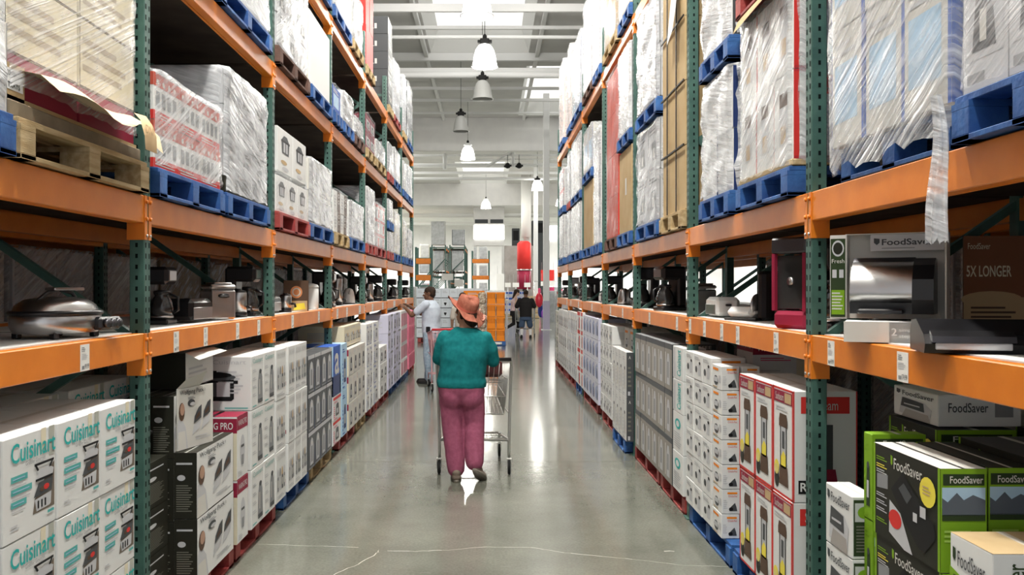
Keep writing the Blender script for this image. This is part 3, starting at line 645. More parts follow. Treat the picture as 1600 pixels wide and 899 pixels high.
stack('L', FL+.435, 5, 212, Z0, 1.19, 3, 3, white, a_grill, e_grill, .42, 'white grill carton behind the front ones', 'grill cartons of the second rank')
stack('L', 1.50, 309, 366, Z0, .83, 2, 1, white, a_wp, e_wp, .118, 'dark-ended waffle maker carton', 'black and white waffle maker cartons', top=t_wp)
stack('L', 1.622, 273, 333, Z0, 1.12, 3, 1, white, a_wp, e_wp, .118, 'dark-ended waffle maker carton of the inner stack', 'inner waffle maker cartons', top=t_wp)
stack('L', 1.745, 237, 300, Z0, 1.12, 3, 1, white, a_wp, e_wp, .118, 'dark-ended waffle maker carton of the innermost stack', 'innermost waffle maker cartons', top=t_wp)
stack('L', 1.50, 371, 388, Z0, .91, 2, 1, white, a_pro, e_pro, .30, 'white carton with maroon band', 'maroon banded cartons', top=lambda f: f.rect(0, 0, 1, 1, maroon, 1))
stack('L', 1.50, 393, 430, Z0, .90, 2, 2, white, a_urn, e_urn, .36, 'white percolator carton', 'percolator cartons')
stack('L', 1.50, 393, 430, .90, 1.245, 1, 2, white, a_urn, e_cooker, .42, 'white carton with a pressure cooker printed on its end', 'cartons topping the percolator stack')
stack('L', 1.50, 432, 480, Z0, 1.24, 3, 4, white, a_caps, e_caps, .36, 'white capsule brewer carton with a bowl picture', 'capsule brewer cartons')
stack('L', 1.50, 482, 519, Z0, 1.11, 3, 4, dgrey, a_mug, e_mug, .34, 'charcoal carton with a pale tumbler picture', 'tumbler cartons')
stack('L', 1.50, 521, 534, Z0, .62, 2, 1, white, a_white(4, dpink, grey, red), e_plain, .36, 'white carton with red band below blue ones', 'red banded white cartons')
stack('L', 1.50, 521, 534, .62, 1.11, 1, 1, blue, a_bluebox, a_bluebox, .36, 'dark blue carton with one pale letter', None)
stack('L', 1.50, 535, 543, Z0, 1.10, 2, 1, sky, a_white(9, blue, navy), e_bluelab, .36, 'pale blue carton with a dark picture', 'pale blue cartons')
stack('L', 1.50, 545, 571, Z0, 1.02, 3, 4, offw, a_white(5, lgrey, grey, None), e_pro, .36, 'off-white appliance carton with grey picture', 'off-white appliance cartons')
stack('L', 1.56, 538, 564, 1.03, 1.26, 1, 3, cream, a_caps, e_plain, .5, 'large cream carton on top of the off-white ones', 'large cream cartons')
stack('L', 1.50, 573, 592, Z0, 1.23, 4, 3, white, a_white(6, blue, lgrey), e_bluelab, .36, 'white carton with blue label on its end', 'blue labelled white cartons')
stack('L', 1.50, 594, 605, Z0, .85, 3, 2, white, a_white(7), e_plain, .36, 'short white carton past the blue labels', 'short white cartons')
stack('L', 1.50, 607, 626, Z0, 1.27, 4, 5, lilac, a_lilacpic, e_plain, .36, 'lilac and grey carton', 'lilac and grey cartons', mix=a_white(3, lilac, grey))
stack('L', 1.50, 627, 638, Z0, 1.27, 4, 3, white, a_pinkstripe, e_plain, .36, 'white carton with pink stripes', 'pink striped cartons')
stack('L', 1.50, 639, 648, Z0, 1.24, 4, 3, pink, a_pinkstripe, e_plain, .36, 'pink carton at the far rack end', 'far pink cartons')
# right side
stack('R', 1.40, 1365, 1470, Z0-.0, 1.12, 3, 1, olive, a_fs_black, e_fs_green, .143, 'black vacuum sealer carton with lime green end', 'black and green vacuum sealer cartons', top=lambda f: f.rect(0, 0, 1, 1, offw, 1))
stack('R', 1.555, 1430, 1544, Z0, 1.12, 3, 1, olive, a_fs_black, e_fs_green, .143, 'inner black vacuum sealer carton', 'inner vacuum sealer cartons')
stack('R', 1.71, 1497, 1620, Z0, 1.14, 3, 1, dgrey, a_fs_black, e_fs_green, .30, 'innermost dark vacuum sealer carton', 'innermost vacuum sealer cartons')
stack('R', 1.44, 1349, 1363, Z0, 1.13, 3, 1, green, a_white(8, green, dgreen), e_fs_green, .2, 'narrow lime green carton behind the black ones', 'narrow green cartons')
stack('R', 1.40, 1290, 1332, Z0, .875, 3, 1, white, a_fs_white, e_fs_white, .10, 'white vacuum sealer carton beside the perforated post', 'white vacuum sealer cartons')
stack('R', 1.40, 1483, 1551, Z0, .94, 3, 1, white, a_fs_roll, e_fs_roll, .30, 'white bag roll carton with kraft top', 'white bag roll cartons', top=lambda f: f.rect(0, 0, 1, 1, kraft, 1))
stack('R', 2.03, 1587, 1770, Z0, 1.15, 3, 2, dgrey, a_fs_black, e_fs_green, .35, 'dim green carton deep in the shelf', 'deep dim cartons')
stack('R', 1.70, 1388, 1463, Z0, 1.14, 3, 1, dgrey, a_fs_black, e_fs_green, .30, 'dim green carton carrying a flat white one', 'dim green cartons under the flat white one')
stack('R', 1.72, 1395, 1465, 1.145, 1.27, 1, 1, white, a_fs_white, lambda f: (f.text('FoodSaver', .12, .45, .6, .75, dgrey, 3, .01), f.rect(.68, .3, .9, .8, grey, 2)), .32, 'flat white carton lying on the dark ones', None)
stack('R', 2.03, 1446, 1500, Z0, 1.335, 3, 1, offw, None, None, .4, 'plain grey-white carton under the shelf board', None)
stack('R', FR, 1154.5, 1238, .19-.045, 1.196, 2, 3, white, a_pop, e_pop, .30, 'red-edged popcorn machine carton', 'popcorn machine cartons')
stack('R', FR+.32, 1150, 1175, Z0, 1.34, 3, 1, white, a_pro, e_pro, .34, 'maroon banded carton behind the popcorn machines', 'maroon banded cartons on the right')
stack('R', 1.42, 1112.5, 1127, Z0, 1.20, 7, 1, white, a_crock, e_crock, .11, 'small white slow cooker carton of the near column', 'small slow cooker cartons')
stack('R', 1.54, 1142, 1158, Z0, 1.20, 7, 1, white, a_crock, e_crock, .11, 'small white slow cooker carton of the inner column', 'inner small slow cooker cartons')
stack('R', 1.42, 1071.3, 1111, Z0, 1.23, 6, 3, white, a_spout, e_crock, .22, 'small white carton past the orange marked ones', 'small slow cooker cartons with spout pictures')
stack('R', 1.42, 1051, 1073, .74, 1.235, 2, 1, white, a_vert, e_vert, .17, 'narrow white carton with vertical teal lettering', 'vertical teal lettered cartons')
stack('R', 1.42, 1051, 1073, Z0, .74, 2, 1, white, a_o, e_vert, .17, 'narrow white carton with a teal ring', 'teal ring cartons')
stack('R', 1.42, 992.5, 1050, Z0, 1.24, 3, 6, dgrey, a_tall, e_tall, .34, 'charcoal coffee maker carton', 'charcoal coffee maker cartons', top=lambda f: f.rect(0, 0, 1, 1, grey, 1))
stack('R', 1.37, 957, 979, Z0, 1.035, 2, 4, white, a_white(11, lgrey, offw), e_dark, .072, 'thin white carton with black end', 'thin white cartons with black ends', whole=True, jit=0)
stack('R', 1.56, 976, 1000, Z0, 1.23, 4, 3, offw, a_crock, e_plain, .36, 'off-white carton behind the black-ended ones', 'off-white cartons of the inner rank')
stack('R', 1.42, 935.5, 956, Z0, 1.23, 5, 4, white, a_spout, e_plain, .36, 'white kettle carton', 'kettle cartons')
stack('R', 1.42, 911, 934.5, Z0, 1.27, 4, 5, lilac, a_drop, e_plain, .36, 'hazy lilac carton', 'hazy lilac cartons')
stack('R', 1.42, 902, 910, Z0, 1.30, 4, 2, white, a_redphoto, e_plain, .36, 'white carton with red photo', 'red photo cartons')
stack('R', 1.42, 888, 901, Z0, 1.27, 3, 5, white, a_white(12, sky, lgrey), e_plain, .36, 'slim white carton with pale blue text', 'slim white cartons')
stack('R', 1.42, 873, 887.5, Z0, 1.25, 3, 6, white, a_white(13, lgrey, grey), e_plain, .36, 'slim white carton near the far rack end', 'far slim white cartons')
stack('R', 1.42, 868, 872.5, Z0, 1.2, 4, 2, offw, a_white(14, green, dgrey), e_plain, .36, 'off-white carton at the far rack end', 'far off-white cartons')
# opened display cartons on the left
o = empty('display_carton', label='opened waffle maker carton with raised white flaps above the display panel', cat='box')
mb = MB(); w, d, h = .50, .22, .20
for bx in ((-w/2, w/2, 0, .005, 0, h), (-w/2, w/2, d-.005, d, 0, h), (-w/2, -w/2+.005, 0, d, 0, h), (w/2-.005, w/2, 0, d, 0, h), (-w/2, w/2, 0, d, 0, .005)): mb.box(*bx, white)
Face(mb, (-w/2, d, 0), (0, -d, 0), (0, 0, h)).rect(0, 0, 1, 1, olive, 1); Face(mb, (-w/2, 0, 0), (w, 0, 0), (0, 0, h)).lines(.1, .2, .8, .6, 3, lgrey); mb.build('body', o)
mb = MB(); mb.loft([[(-w/2, 0, h), (w/2, 0, h)], [(-w/2+.02, -.07, h-.04), (w/2-.02, -.09, h-.02)]], offw, False, False, False); mb.build('flap', o)
mb = MB(); mb.loft([[(-w/2, d, h), (w/2, d, h)], [(-w/2+.02, d+.08, h+.03), (w/2-.02, d+.09, h+.05)]], offw, False, False, False); mb.build('flap', o)
settle(o, 'L', 5.22, 1.66, 1.122)
o = empty('waffle_maker_display', label='upright cardboard panel showing two waffle makers, standing on the black-ended cartons', cat='panel')
mb = MB(); mb.box(-.165, .165, 0, .006, 0, .32, offw); a_wp(Face(mb, (-.165, 0, 0), (.33, 0, 0), (0, 0, .32))); mb.build('printed_face', o)
mb = MB(); mb.loft([[(-.165, .006, .32), (.05, .006, .32)], [(-.13, -.03, .37), (.03, -.05, .40)]], offw, False, False, False); mb.build('torn_flap', o)
settle(o, 'L', 4.86, 1.568, .832, -.268)
o = empty('contact_grill', label='silver domed grill lid poking out behind the near left post', cat='grill')
mb = MB(); mb.lathe([(.155, 0), (.15, .03), (.13, .07), (.07, .10), (.01, .105)], (0, .16, .06), steel, 24); mb.build('lid', o)
mb = MB(); mb.lathe([(.12, 0), (.16, .02), (.165, .06), (.10, .065)], (0, .16, 0), blackp, 24); mb.build('base', o)
mb = MB(); mb.tube([(-.05, .03, .09), (-.04, .0, .12), (.04, .0, .12), (.05, .03, .09)], .01, blackp, 6); mb.build('handle', o)
stack('L', 1.64, 226, 263, Z0, .83, 3, 1, olive, e_wp, e_wp, .30, 'black waffle maker carton right behind the perforated post', 'black cartons behind the near post')
settle(o, 'L', 4.475, 1.68, .842)
# ---------------------------------------------------------------- wrapped pallet loads
def wrap_mesh(w, d, h, m, seed, sag=.0, lo=.0, top_close=.35, amp=.012, nr=16, tail=None, r=.05):
    """stretch film: a wrinkled closed sleeve round the load with pulled-in shoulders"""
    rnd = random.Random(seed); per = []; hx, hy = w/2+.006, d/2+.006; nseg = 14
    def side(a, b, n): return [(a[0]+(b[0]-a[0])*i/n, a[1]+(b[1]-a[1])*i/n) for i in range(n)]
    c = [(-hx+r, -hy), (hx-r, -hy), (hx, -hy+r), (hx, hy-r), (hx-r, hy), (-hx+r, hy), (-hx, hy-r), (-hx, -hy+r)]
    for i in range(8): per += side(c[i], c[(i+1) % 8], nseg if i % 2 == 0 else 3)
    rings = []
    for k in range(nr+1):
        z = lo+(h-lo+.012)*k/nr; ring = []
        for (x, y) in per:
            n = noise.noise(Vector((x*3+seed, y*3, z*9)))*amp+noise.noise(Vector((x*14+seed, y*14, z*30)))*amp*.5
            q = Vector((x, y, 0)); L = q.length; q = q*(1+max(n, -amp*.3)/L) if L > 0 else q
            zz = z+((rnd.uniform(-.03, .02) if lo < -.05 else rnd.uniform(0, .02)) if k == 0 else 0)
            ring.append((q.x, q.y+d/2, zz))
        rings.append(ring)
    for s_, dz in ((1-.06/max(w, d), .004), (1-top_close, .006)):
        rings.append([((x)*s_, (y)*s_+d/2, h+.012+dz+noise.noise(Vector((x*5, y*5, seed)))*.01) for (x, y) in per])
    mb = MB(); mb.loft(rings, m, True, False); return mb.mesh('stretch_wrap')
LG = {'L': 'wrapped loads on the left rack', 'R': 'wrapped loads on the right rack'}
NLOAD = [0]
def load(side, px0, px1, z0, z1, nx, nz, base, art, ends, pal, label, D=None, film_m=filmA, zp=None, d=.92, tray=None, top=None, wrapd=True, straps=False, mix=None, gap=0, lean=0, amp=.012, lo=.004, cat='wrapped load', pw=None, y=None):
    NLOAD[0] += 1
    D = D or (1.57 if side == 'L' else 1.41)
    ya, yb = y or biggest(side, *sorted((ypx(side, px0, D), ypx(side, px1, D))), ); ya += .008+max(0, amp-.008); yb -= .008+max(0, amp-.008)
    w = yb-ya; zb = z0
    if pal is not None: pallet(side, D+(pw or 0), ya+.005+(pw or 0), yb-.005-(pw or 0), z0, pal, 'under the '+label, 'pallets carrying the '+('left' if side == 'L' else 'right')+' rack loads', .88 if pw else .95); zb = z0+.143
    o = empty('wrapped_load' if wrapd else 'carton_load'); settle(o, side, (ya+yb)/2, D+.02, zb); h = z1-zb-(.022 if wrapd else 0)
    t0 = 0
    if tray: mb = MB(); mb.box(-w/2, w/2, 0, d, 0, tray[0], tray[1], .004); mb.build('tray', o); t0 = tray[0]+.002
    cw = (w-.01)/nx; ch = (h-t0)/nz
    me = carton(cw-.006, d-.02, ch-.003, base, art, ends, top).mesh('carton'); me2 = carton(cw-.006, d-.02, ch-.003, base, mix, ends, top).mesh('carton') if mix else me
    for i in range(nx):
        for j in range(nz): put('carton', me2 if mix and (i+j) % 2 else me, o, (-w/2+.005+cw*(i+.5), .01+random.uniform(0, .006), t0+ch*j))
    if wrapd: put('stretch_wrap', wrap_mesh(w-.004, d, h, film_m, NLOAD[0]*3.1, lo=lo, amp=amp, r=.02 if lo < 0 else .05), o)
    if straps:
        for x in (-w*.22, w*.18):
            mb = MB(); mb.box(x-.008, x+.008, -.002, .004, 0, h+.003, black); mb.box(x-.008, x+.008, 0, d, h, h+.003, black); mb.build('strap', o)
        for j in range(1, nz):
            mb = MB(); z = ch*j; mb.box(-w/2, w/2, -.004, .004, z-.006, z+.006, black); mb.build('strap', o)
    tag(o, label, cat, LG[side]); return o
Z2, Z3, Z4, Z4R = 2.116, 3.367, 4.457, 4.427
def a_red(f):
    f.rect(0, .72, 1, 1, brick, 1); f.rect(0, 0, 1, .2, red, 1)
    for i in range(4): f.rect(.08+.22*i, .3, .22+.22*i, .62, grey, 2); f.oval(.15+.22*i, .82, .05, .06, offw, 2)
    f.lines(.05, .04, .9, .16, 2, offw, 2)
def a_cream(f): f.lines(.05, .2, .9, .8, 3, mat('print_tan_line', (.45, .38, .28), .6), 1); f.rect(0, 0, .01, 1, brown, 1); f.rect(.0, 0, 1, .02, brown, 1)
def a_lantern(f):
    for (a, b) in ((.5, .62),): f.poly([(a-.22, b-.18), (a+.22, b-.18), (a+.26, b+.12), (a+.1, b+.24), (a-.1, b+.24), (a-.26, b+.12)], dgrey, 2); f.rect(a-.14, b-.14, a-.02, b+.08, lgrey, 3); f.rect(a+.03, b-.14, a+.14, b+.08, lgrey, 3); f.rect(a-.28, b+.08, a+.28, b+.13, black, 3)
    f.oval(.4, .24, .2, .05, tan, 2); f.oval(.5, .1, .22, .05, lgrey, 2)
def a_disc(f): f.rect(.5, 0, .95, 1, brown, 1); f.oval(.72, .8, .14, .1, offw, 2); f.oval(.72, .8, .09, .06, brown, 3); f.oval(.72, .5, .14, .1, offw, 2); f.oval(.72, .5, .09, .06, brown, 3); f.lines(.05, .2, .4, .8, 4, lgrey)
def a_photo(f): f.rect(.1, .2, .9, .72, lgrey, 1); f.poly([(.22, .25), (.75, .25), (.65, .66), (.32, .62)], dgrey, 2); f.rect(.4, .3, .55, .5, offw, 3); f.lines(.1, .78, .85, .92, 2, dgrey); f.rect(0, 0, .012, 1, grey, 1); f.rect(0, 0, 1, .015, grey, 1); f.rect(.1, .06, .5, .12, grey, 1)
def a_turi(f): f.text('TURI', .2, .3, .8, .6, offw, 2, .02); f.rect(.1, .75, .5, .85, grey, 1)
def a_faintpop(f): f.rect(.28, .2, .72, .7, lgrey, 1); f.rect(.3, .64, .7, .8, brown, 2); f.rect(.36, .22, .62, .42, tan, 2)
def e_popbig(f): f.rect(0, 0, 1, .03, maroon, 1); f.rect(0, .97, 1, 1, maroon, 1); f.rect(0, 0, .03, 1, red, 1); f.rect(.08, .72, .95, .93, red, 2); f.text('Sunbeam', .3, .77, .85, .89, offw, 3, .01); f.rect(.34, .1, .64, .58, dgrey, 2); f.rect(.28, .5, .7, .62, maroon, 3); f.rect(.28, .06, .7, .16, maroon, 3)
def a_bluecorner(f): f.rect(.93, 0, 1, 1, blue, 1); f.rect(.1, .2, .8, .7, sky, 1); f.lines(.1, .75, .8, .9, 2, lgrey, 2)
# left, second level
load('L', -330, 30, Z2, 3.19, 3, 3, offw, a_photo, a_photo, bluew, 'white film wrapped load at the left picture edge', film_m=filmB)
o = load('L', 36, 214, Z2+.146, 3.34, 1, 1, kraftd, None, None, None, 'load of cream cartons slantwise wrapped over burgundy ones, on a torn tray', film_m=filmC, y=(3.05, 4.20), D=1.59, wrapd=False, d=.90)
for c in list(o.children): bpy.data.objects.remove(c)
pallet('L', 1.57, 3.05, 4.20, Z2, wood, 'under the torn kraft tray above the near left beam', 'pallets carrying the left rack loads', .95)
o.name = 'wrapped_load'
mb = MB(); w = 1.15
mb.box(-w/2, w/2, .0, .88, .0, .055, kraftd, .004); mb.build('slip_board', o)
mb = MB(); mb.box(-w/2, w/2, .02, .88, .057, .075, kraft); mb.box(-w/2, -w/2+.008, .02, .88, .075, .17, kraft); mb.box(-w/2+.01, w/2-.02, .872, .88, .075, .17, kraft); mb.box(-w/2+.01, -w/2+.14, .02, .028, .06, .185, kraft); t = mb.build('tray', o)
f = MB(); ff = Face(f, (-w/2+.013, .0195, .085), (.115, 0, 0), (0, 0, .085)); ff.rect(.0, .1, 1, .95, white, 1); ff.text('TRAYS', .1, .18, .8, .4, dgrey, 2, .02); ff.text('CONTENTS 48', .05, .65, .95, .85, dgrey, 2); f.build('label_sticker', t)
mb = MB(); N = 14; up = []; dn = []
for i in range(N+1):
    u = i/N; x = -w/2+.10+(w-.06)*u; up.append((x, .03 if u < .8 else -.035, .175-.02*u+.01*math.sin(9*u))); dn.append((x+.01, -.10-.05*math.sin(3*u+.4)+.02*noise.noise(Vector((u*7, 1, 2))), .10-.015*u+.03*math.sin(11*u)*(.4+u)))
mb.loft([up, [((a[0]+b[0])/2, (a[1]+b[1])/2-.01, (a[2]+b[2])/2+.02) for a, b in zip(up, dn)], dn], mat('torn_kraft_flap', (.66, .56, .38), .8, bump=.15), True, False, False); mb.build('torn_flap', t)
mb = MB(); mb.loft([[(.10+.13*i/5, -.155, .135+.002*i) for i in range(6)], [(.115+.135*i/5, -.175, .11) for i in range(6)], [(.15+.135*i/5, -.18, .05+.003*i) for i in range(6)], [(.20+.13*i/5, -.165, .0) for i in range(6)]], yelpaper, True, False, False)
Face(mb, (.155, -.182, .062), (.09, 0, 0), (.0, 0, .035)).text('DNI', 0, 0, 1, 1, tan, 1); mb.build('paper_note', o)
for j, (m_, a_, hh) in enumerate(((maroon, None, .15), (cream, a_cream, .28), (cream, a_cream, .24), (offw, a_photo, .20))):
    me = carton(w/2-.02, .84, hh-.004, m_, a_, None).mesh('carton')
    for i in (0, 1): put('carton', me, o, (-w/4+.005+w/2*i, .03, .078+sum((.15, .28, .24, .20)[:j])))
put('stretch_wrap', wrap_mesh(w-.02, .86, .95, filmC, 5, lo=.10, amp=.01), o, (0, .01, 0))
load('L', 240, 354, Z2, 2.74, 3, 2, white, a_red, a_red, bluew, 'red and white cartons under clear film by the near post', film_m=filmA, amp=.02)
load('L', 355, 424, Z2, 3.03, 3, 3, lgrey, a_photo, a_photo, bluew, 'grey and white cartons in cloudy film beside the red ones', film_m=filmB, tray=(.10, olive), amp=.02)
load('L', 433, 486, Z2, 2.56, 3, 1, white, a_lantern, a_lantern, redw, 'white cartons with black lantern pictures, lower wrapped tier', film_m=filmD)
stack('L', 1.62, 434, 478, 2.585, 2.93, 1, 2, white, a_lantern, a_lantern, .4, 'white carton with lantern picture on the wrapped tier', 'loose lantern cartons on top')
load('L', 487, 524, Z2, 2.86, 2, 2, offw, a_photo, a_photo, bluew, 'white wrapped load, just past the lantern cartons', film_m=filmB)
load('L', 526, 547, Z2, 2.72, 2, 2, white, a_disc, a_disc, wood, 'white cartons with two round dials on brown, wood pallet', film_m=filmD)
load('L', 549, 571, Z2, 2.70, 2, 2, white, a_photo, a_disc, bluew, 'white wrapped cartons on blue, right after the dial cartons', film_m=filmB)
load('L', 574, 588, Z2, 3.02, 2, 3, white, a_photo, e_bluelab, redw, 'tall white wrapped load on red, beyond the third post', film_m=filmB)
load('L', 589, 604, Z2, 2.90, 2, 3, white, a_redphoto, a_disc, redw, 'white load with brown and yellow bits on red pallet', film_m=filmA)
load('L', 606, 616, Z2, 2.58, 2, 2, white, a_photo, None, redw, 'low white load beneath another blue pallet', film_m=filmB)
load('L', 606, 616, 2.60, 3.10, 2, 1, white, a_photo, None, bluew, 'upper white load stacked on a low one', film_m=filmB)
load('L', 617, 627, Z2, 2.98, 2, 2, cream, None, None, bluew, 'cream cartons near the far left end, first of two', film_m=filmB)
load('L', 629, 637, Z2, 2.95, 2, 2, cream, None, None, bluew, 'cream cartons near the far left end, second of two', film_m=filmB)
load('L', 638, 646, Z2, 2.85, 2, 2, offw, a_photo, None, bluew, 'off-white cartons closing the left rack end, second level', film_m=filmB)
# left, third level
load('L', 250, 344, Z3, 4.2, 2, 2, white, None, None, bluew, 'plain white load above the dark gap, top left', film_m=filmB)
load('L', 346, 427, Z3, 4.2, 2, 2, white, None, None, bluew, 'plain white smooth load on the blue pallet at the top', film_m=filmB)
load('L', 433, 486, Z3, 4.3, 3, 3, lgrey, a_photo, a_photo, brownw, 'mottled grey load in shiny film on a dark pallet', film_m=filmA, amp=.02)
o = load('L', 489, 521, Z3, 4.18, 1, 1, white, None, None, bluew, 'single huge white carton with yellow sticker on its tan end', wrapd=False, cat='box')
mb = MB(); fc = Face(mb, (-.52, .88, 0), (0, -.85, 0), (0, 0, .68)); fc.rect(.0, 0, 1, 1, cream, 1); fc.rect(.62, .72, .95, .92, mat('fluorescent_sticker', (.75, .95, .05), .6), 3)
w_ = [c for c in o.children if c.name.startswith('carton')][0]; x0 = min(v.co.x for v in w_.data.vertices)
for i, v in enumerate(mb.v): mb.v[i] = (x0-.001*(2 if i > 3 else 1), v[1], v[2])
mb.build('end_sticker', o)
load('L', 523, 537, Z3, 3.80, 1, 1, blue, a_bluecorner, a_bluecorner, bluew, 'blue and white wrapped cartons after the huge white carton', film_m=filmD)
load('L', 539, 555, Z3, 3.86, 2, 2, white, a_photo, None, bluew, 'snow white bunched load, nearer one of a pair', film_m=filmB, amp=.03)
load('L', 556, 571, Z3, 3.74, 2, 2, white, a_photo, None, brownw, 'snow white bunched load, farther one of a pair', film_m=filmB, amp=.03)
load('L', 574, 589, Z3, 3.98, 2, 2, maroon, a_photo, a_photo, wood, 'dark red cartons under film on the third level', film_m=filmD)
load('L', 590, 604, Z3, 3.80, 2, 2, offw, a_photo, None, wood, 'off-white cartons following the dark red ones', film_m=filmB)
load('L', 606, 616, Z3, 4.0, 2, 3, white, a_photo, None, redw, 'white load on red pallet, third level', film_m=filmB)
load('L', 617, 627, Z3, 4.05, 2, 2, white, None, None, bluew, 'white load between the last two left bays', film_m=filmB)
load('L', 629, 637, Z3, 4.05, 2, 2, offw, None, None, bluew, 'white load in the last left bay, third level', film_m=filmB)
load('L', 638, 646, Z3, 4.1, 2, 2, lgrey, None, None, bluew, 'pale grey load closing the left rack end, third level', film_m=filmB)
# left, top level
load('L', 440, 482, Z4, 5.6, 2, 2, white, None, None, bluew, 'white load above the frame top on the left', film_m=filmB)
load('L', 490, 520, Z4, 5.8, 2, 3, white, a_photo, None, bluew, 'white load with pale blue front at the frame top', film_m=filmB)
load('L', 523, 551, Z4, 5.8, 2, 3, offw, a_photo, sky, bluew, 'off-white load with wrapped edge before the red one', film_m=filmA) if False else load('L', 523, 551, Z4, 5.8, 2, 3, offw, a_photo, None, bluew, 'off-white load with wrapped edge before the red one', film_m=filmA)
load('L', 553, 570, Z4, 5.2, 2, 2, offw, a_photo, None, wood, 'crumpled pale load right before the red one', film_m=filmA, amp=.03)
load('L', 572, 587, Z4, 6.15, 2, 3, red, None, None, wood, 'tall red load on the topmost left level', wrapd=False)
load('L', 609.5, 616, Z4, 6.0, 1, 5, dgrey, a_turi, a_turi, wood, 'black cartons with white lettering on the top level', wrapd=False)
load('L', 617, 627, Z4, 5.55, 2, 3, lgrey, None, None, redw, 'tall silvery load, first after the black cartons', film_m=filmB, amp=.03)
load('L', 629, 637, Z4, 5.65, 2, 3, lgrey, a_photo, None, wood, 'tall silvery load, second after the black cartons', film_m=filmB, amp=.03)
load('L', 638, 646, Z4, 5.75, 2, 3, dgrey, a_photo, None, bluew, 'dark topped load closing the left rack end', film_m=filmA, amp=.03)
# right, second level (two pallets high)
load('R', 1482, 1760, Z2, 4.2, 3, 4, lgrey, a_photo, a_photo, bluew, 'grey wrapped load with slanting film at the right picture edge', film_m=filmC)
load('R', 1286, 1476, Z2, 4.2, 3, 4, offw, a_bluecorner, lambda f: f.rect(0, 0, 1, 1, blue, 1), bluew, 'white wrapped load with a blue end', film_m=filmA, lo=-.09, pw=.05)
load('R', 1148, 1232, Z2, 3.17, 3, 2, white, a_faintpop, e_popbig, bluew, 'white wrapped cartons with red end signs', film_m=filmA, tray=(.03, wood))
o = load('R', 1148, 1232, 3.20, 4.2, 3, 2, white, a_faintpop, e_popbig, redw, 'upper load above the red-signed cartons', film_m=filmD)
mb = MB(); mb.loft([[(-.42, -.01, -.14), (.42, -.01, -.14)], [(-.44, -.04, -.22), (.40, -.05, -.20)]], kraft, False, False, False); mb.build('cardboard_flap', o, (0, 0, 0))
load('R', 1090, 1139, Z2, 3.02, 2, 2, white, None, lambda f: f.rect(0, 0, 1, 1, navy, 1), bluew, 'smooth white load with navy end, lower of two', film_m=filmB, amp=.02)
load('R', 1090, 1139, 3.04, 4.2, 2, 2, white, None, lambda f: f.rect(0, 0, 1, 1, dgrey, 1), bluew, 'smooth white load with loose hanging film, upper of two', film_m=filmB, amp=.03)
o = load('R', 1029, 1075, Z2, 4.16, 1, 4, kraft, None, None, wood, 'tall kraft carton tower tied with black straps', wrapd=False, straps=True, cat='box')
mb = MB(); mb.loft([[(.05, -.01, 1.72), (.30, -.01, 1.76)], [(.04, -.03, 1.50), (.29, -.03, 1.52)], [(.06, -.05, 1.30), (.31, -.06, 1.34)]], white, True, False, False); mb.build('paper_note', o)
load('R', 991, 1026, Z2, 3.14, 2, 2, lgrey, a_photo, a_photo, bluew, 'silvery wrapped load beside the kraft tower, lower', film_m=filmA, amp=.025)
load('R', 991, 1026, 3.16, 4.25, 2, 2, lgrey, a_photo, a_photo, bluew, 'silvery wrapped load beside the kraft tower, upper', film_m=filmB, amp=.03)
load('R', 963, 986, Z2, 3.14, 1, 1, kraft, lambda f: f.rect(.5, .45, .62, .65, offw, 2), None, bluew, 'bulging kraft load with one white sticker', wrapd=False, cat='box')
load('R', 963, 986, 3.16, 4.2, 2, 2, white, None, a_photo, bluew, 'white load over the bulging kraft one', film_m=filmB)
load('R', 944, 962, Z2, 4.2, 2, 4, brick, None, lambda f: f.rect(0, 0, 1, 1, red, 1), brownw, 'tall red load in shiny film, second level right', film_m=filmD)
load('R', 925, 939, Z2, 3.8, 2, 3, white, a_photo, None, bluew, 'tall white load behind the red one', film_m=filmB)
load('R', 909, 923, Z2, 3.2, 1, 1, kraft, None, None, bluew, 'plain kraft load, far right bays', wrapd=False, cat='box')
load('R', 909, 923, 3.22, 4.0, 2, 1, offw, a_bluecorner, a_bluecorner, bluew, 'grey and blue load over the plain kraft one', film_m=filmA)
load('R', 891, 906, Z2, 3.05, 2, 2, white, None, None, bluew, 'white load under the grey carton, far right', film_m=filmB)
load('R', 891, 906, 3.07, 4.15, 2, 2, white, a_photo, lambda f: f.rect(0, 0, 1, 1, grey, 1), bluew, 'white load with grey end over another, far right', film_m=filmB)
load('R', 880, 889.5, Z2, 3.05, 2, 2, white, None, None, bluew, 'white load in the last but one right bay, lower', film_m=filmB)
load('R', 880, 889.5, 3.07, 4.1, 2, 2, white, a_photo, None, redw, 'white load in the last but one right bay, upper', film_m=filmB)
load('R', 872, 879, Z2, 3.1, 2, 2, white, None, None, bluew, 'white load closing the right rack end, lower', film_m=filmB)
load('R', 872, 879, 3.12, 4.0, 2, 2, white, a_redphoto, None, bluew, 'white load closing the right rack end, upper', film_m=filmB)
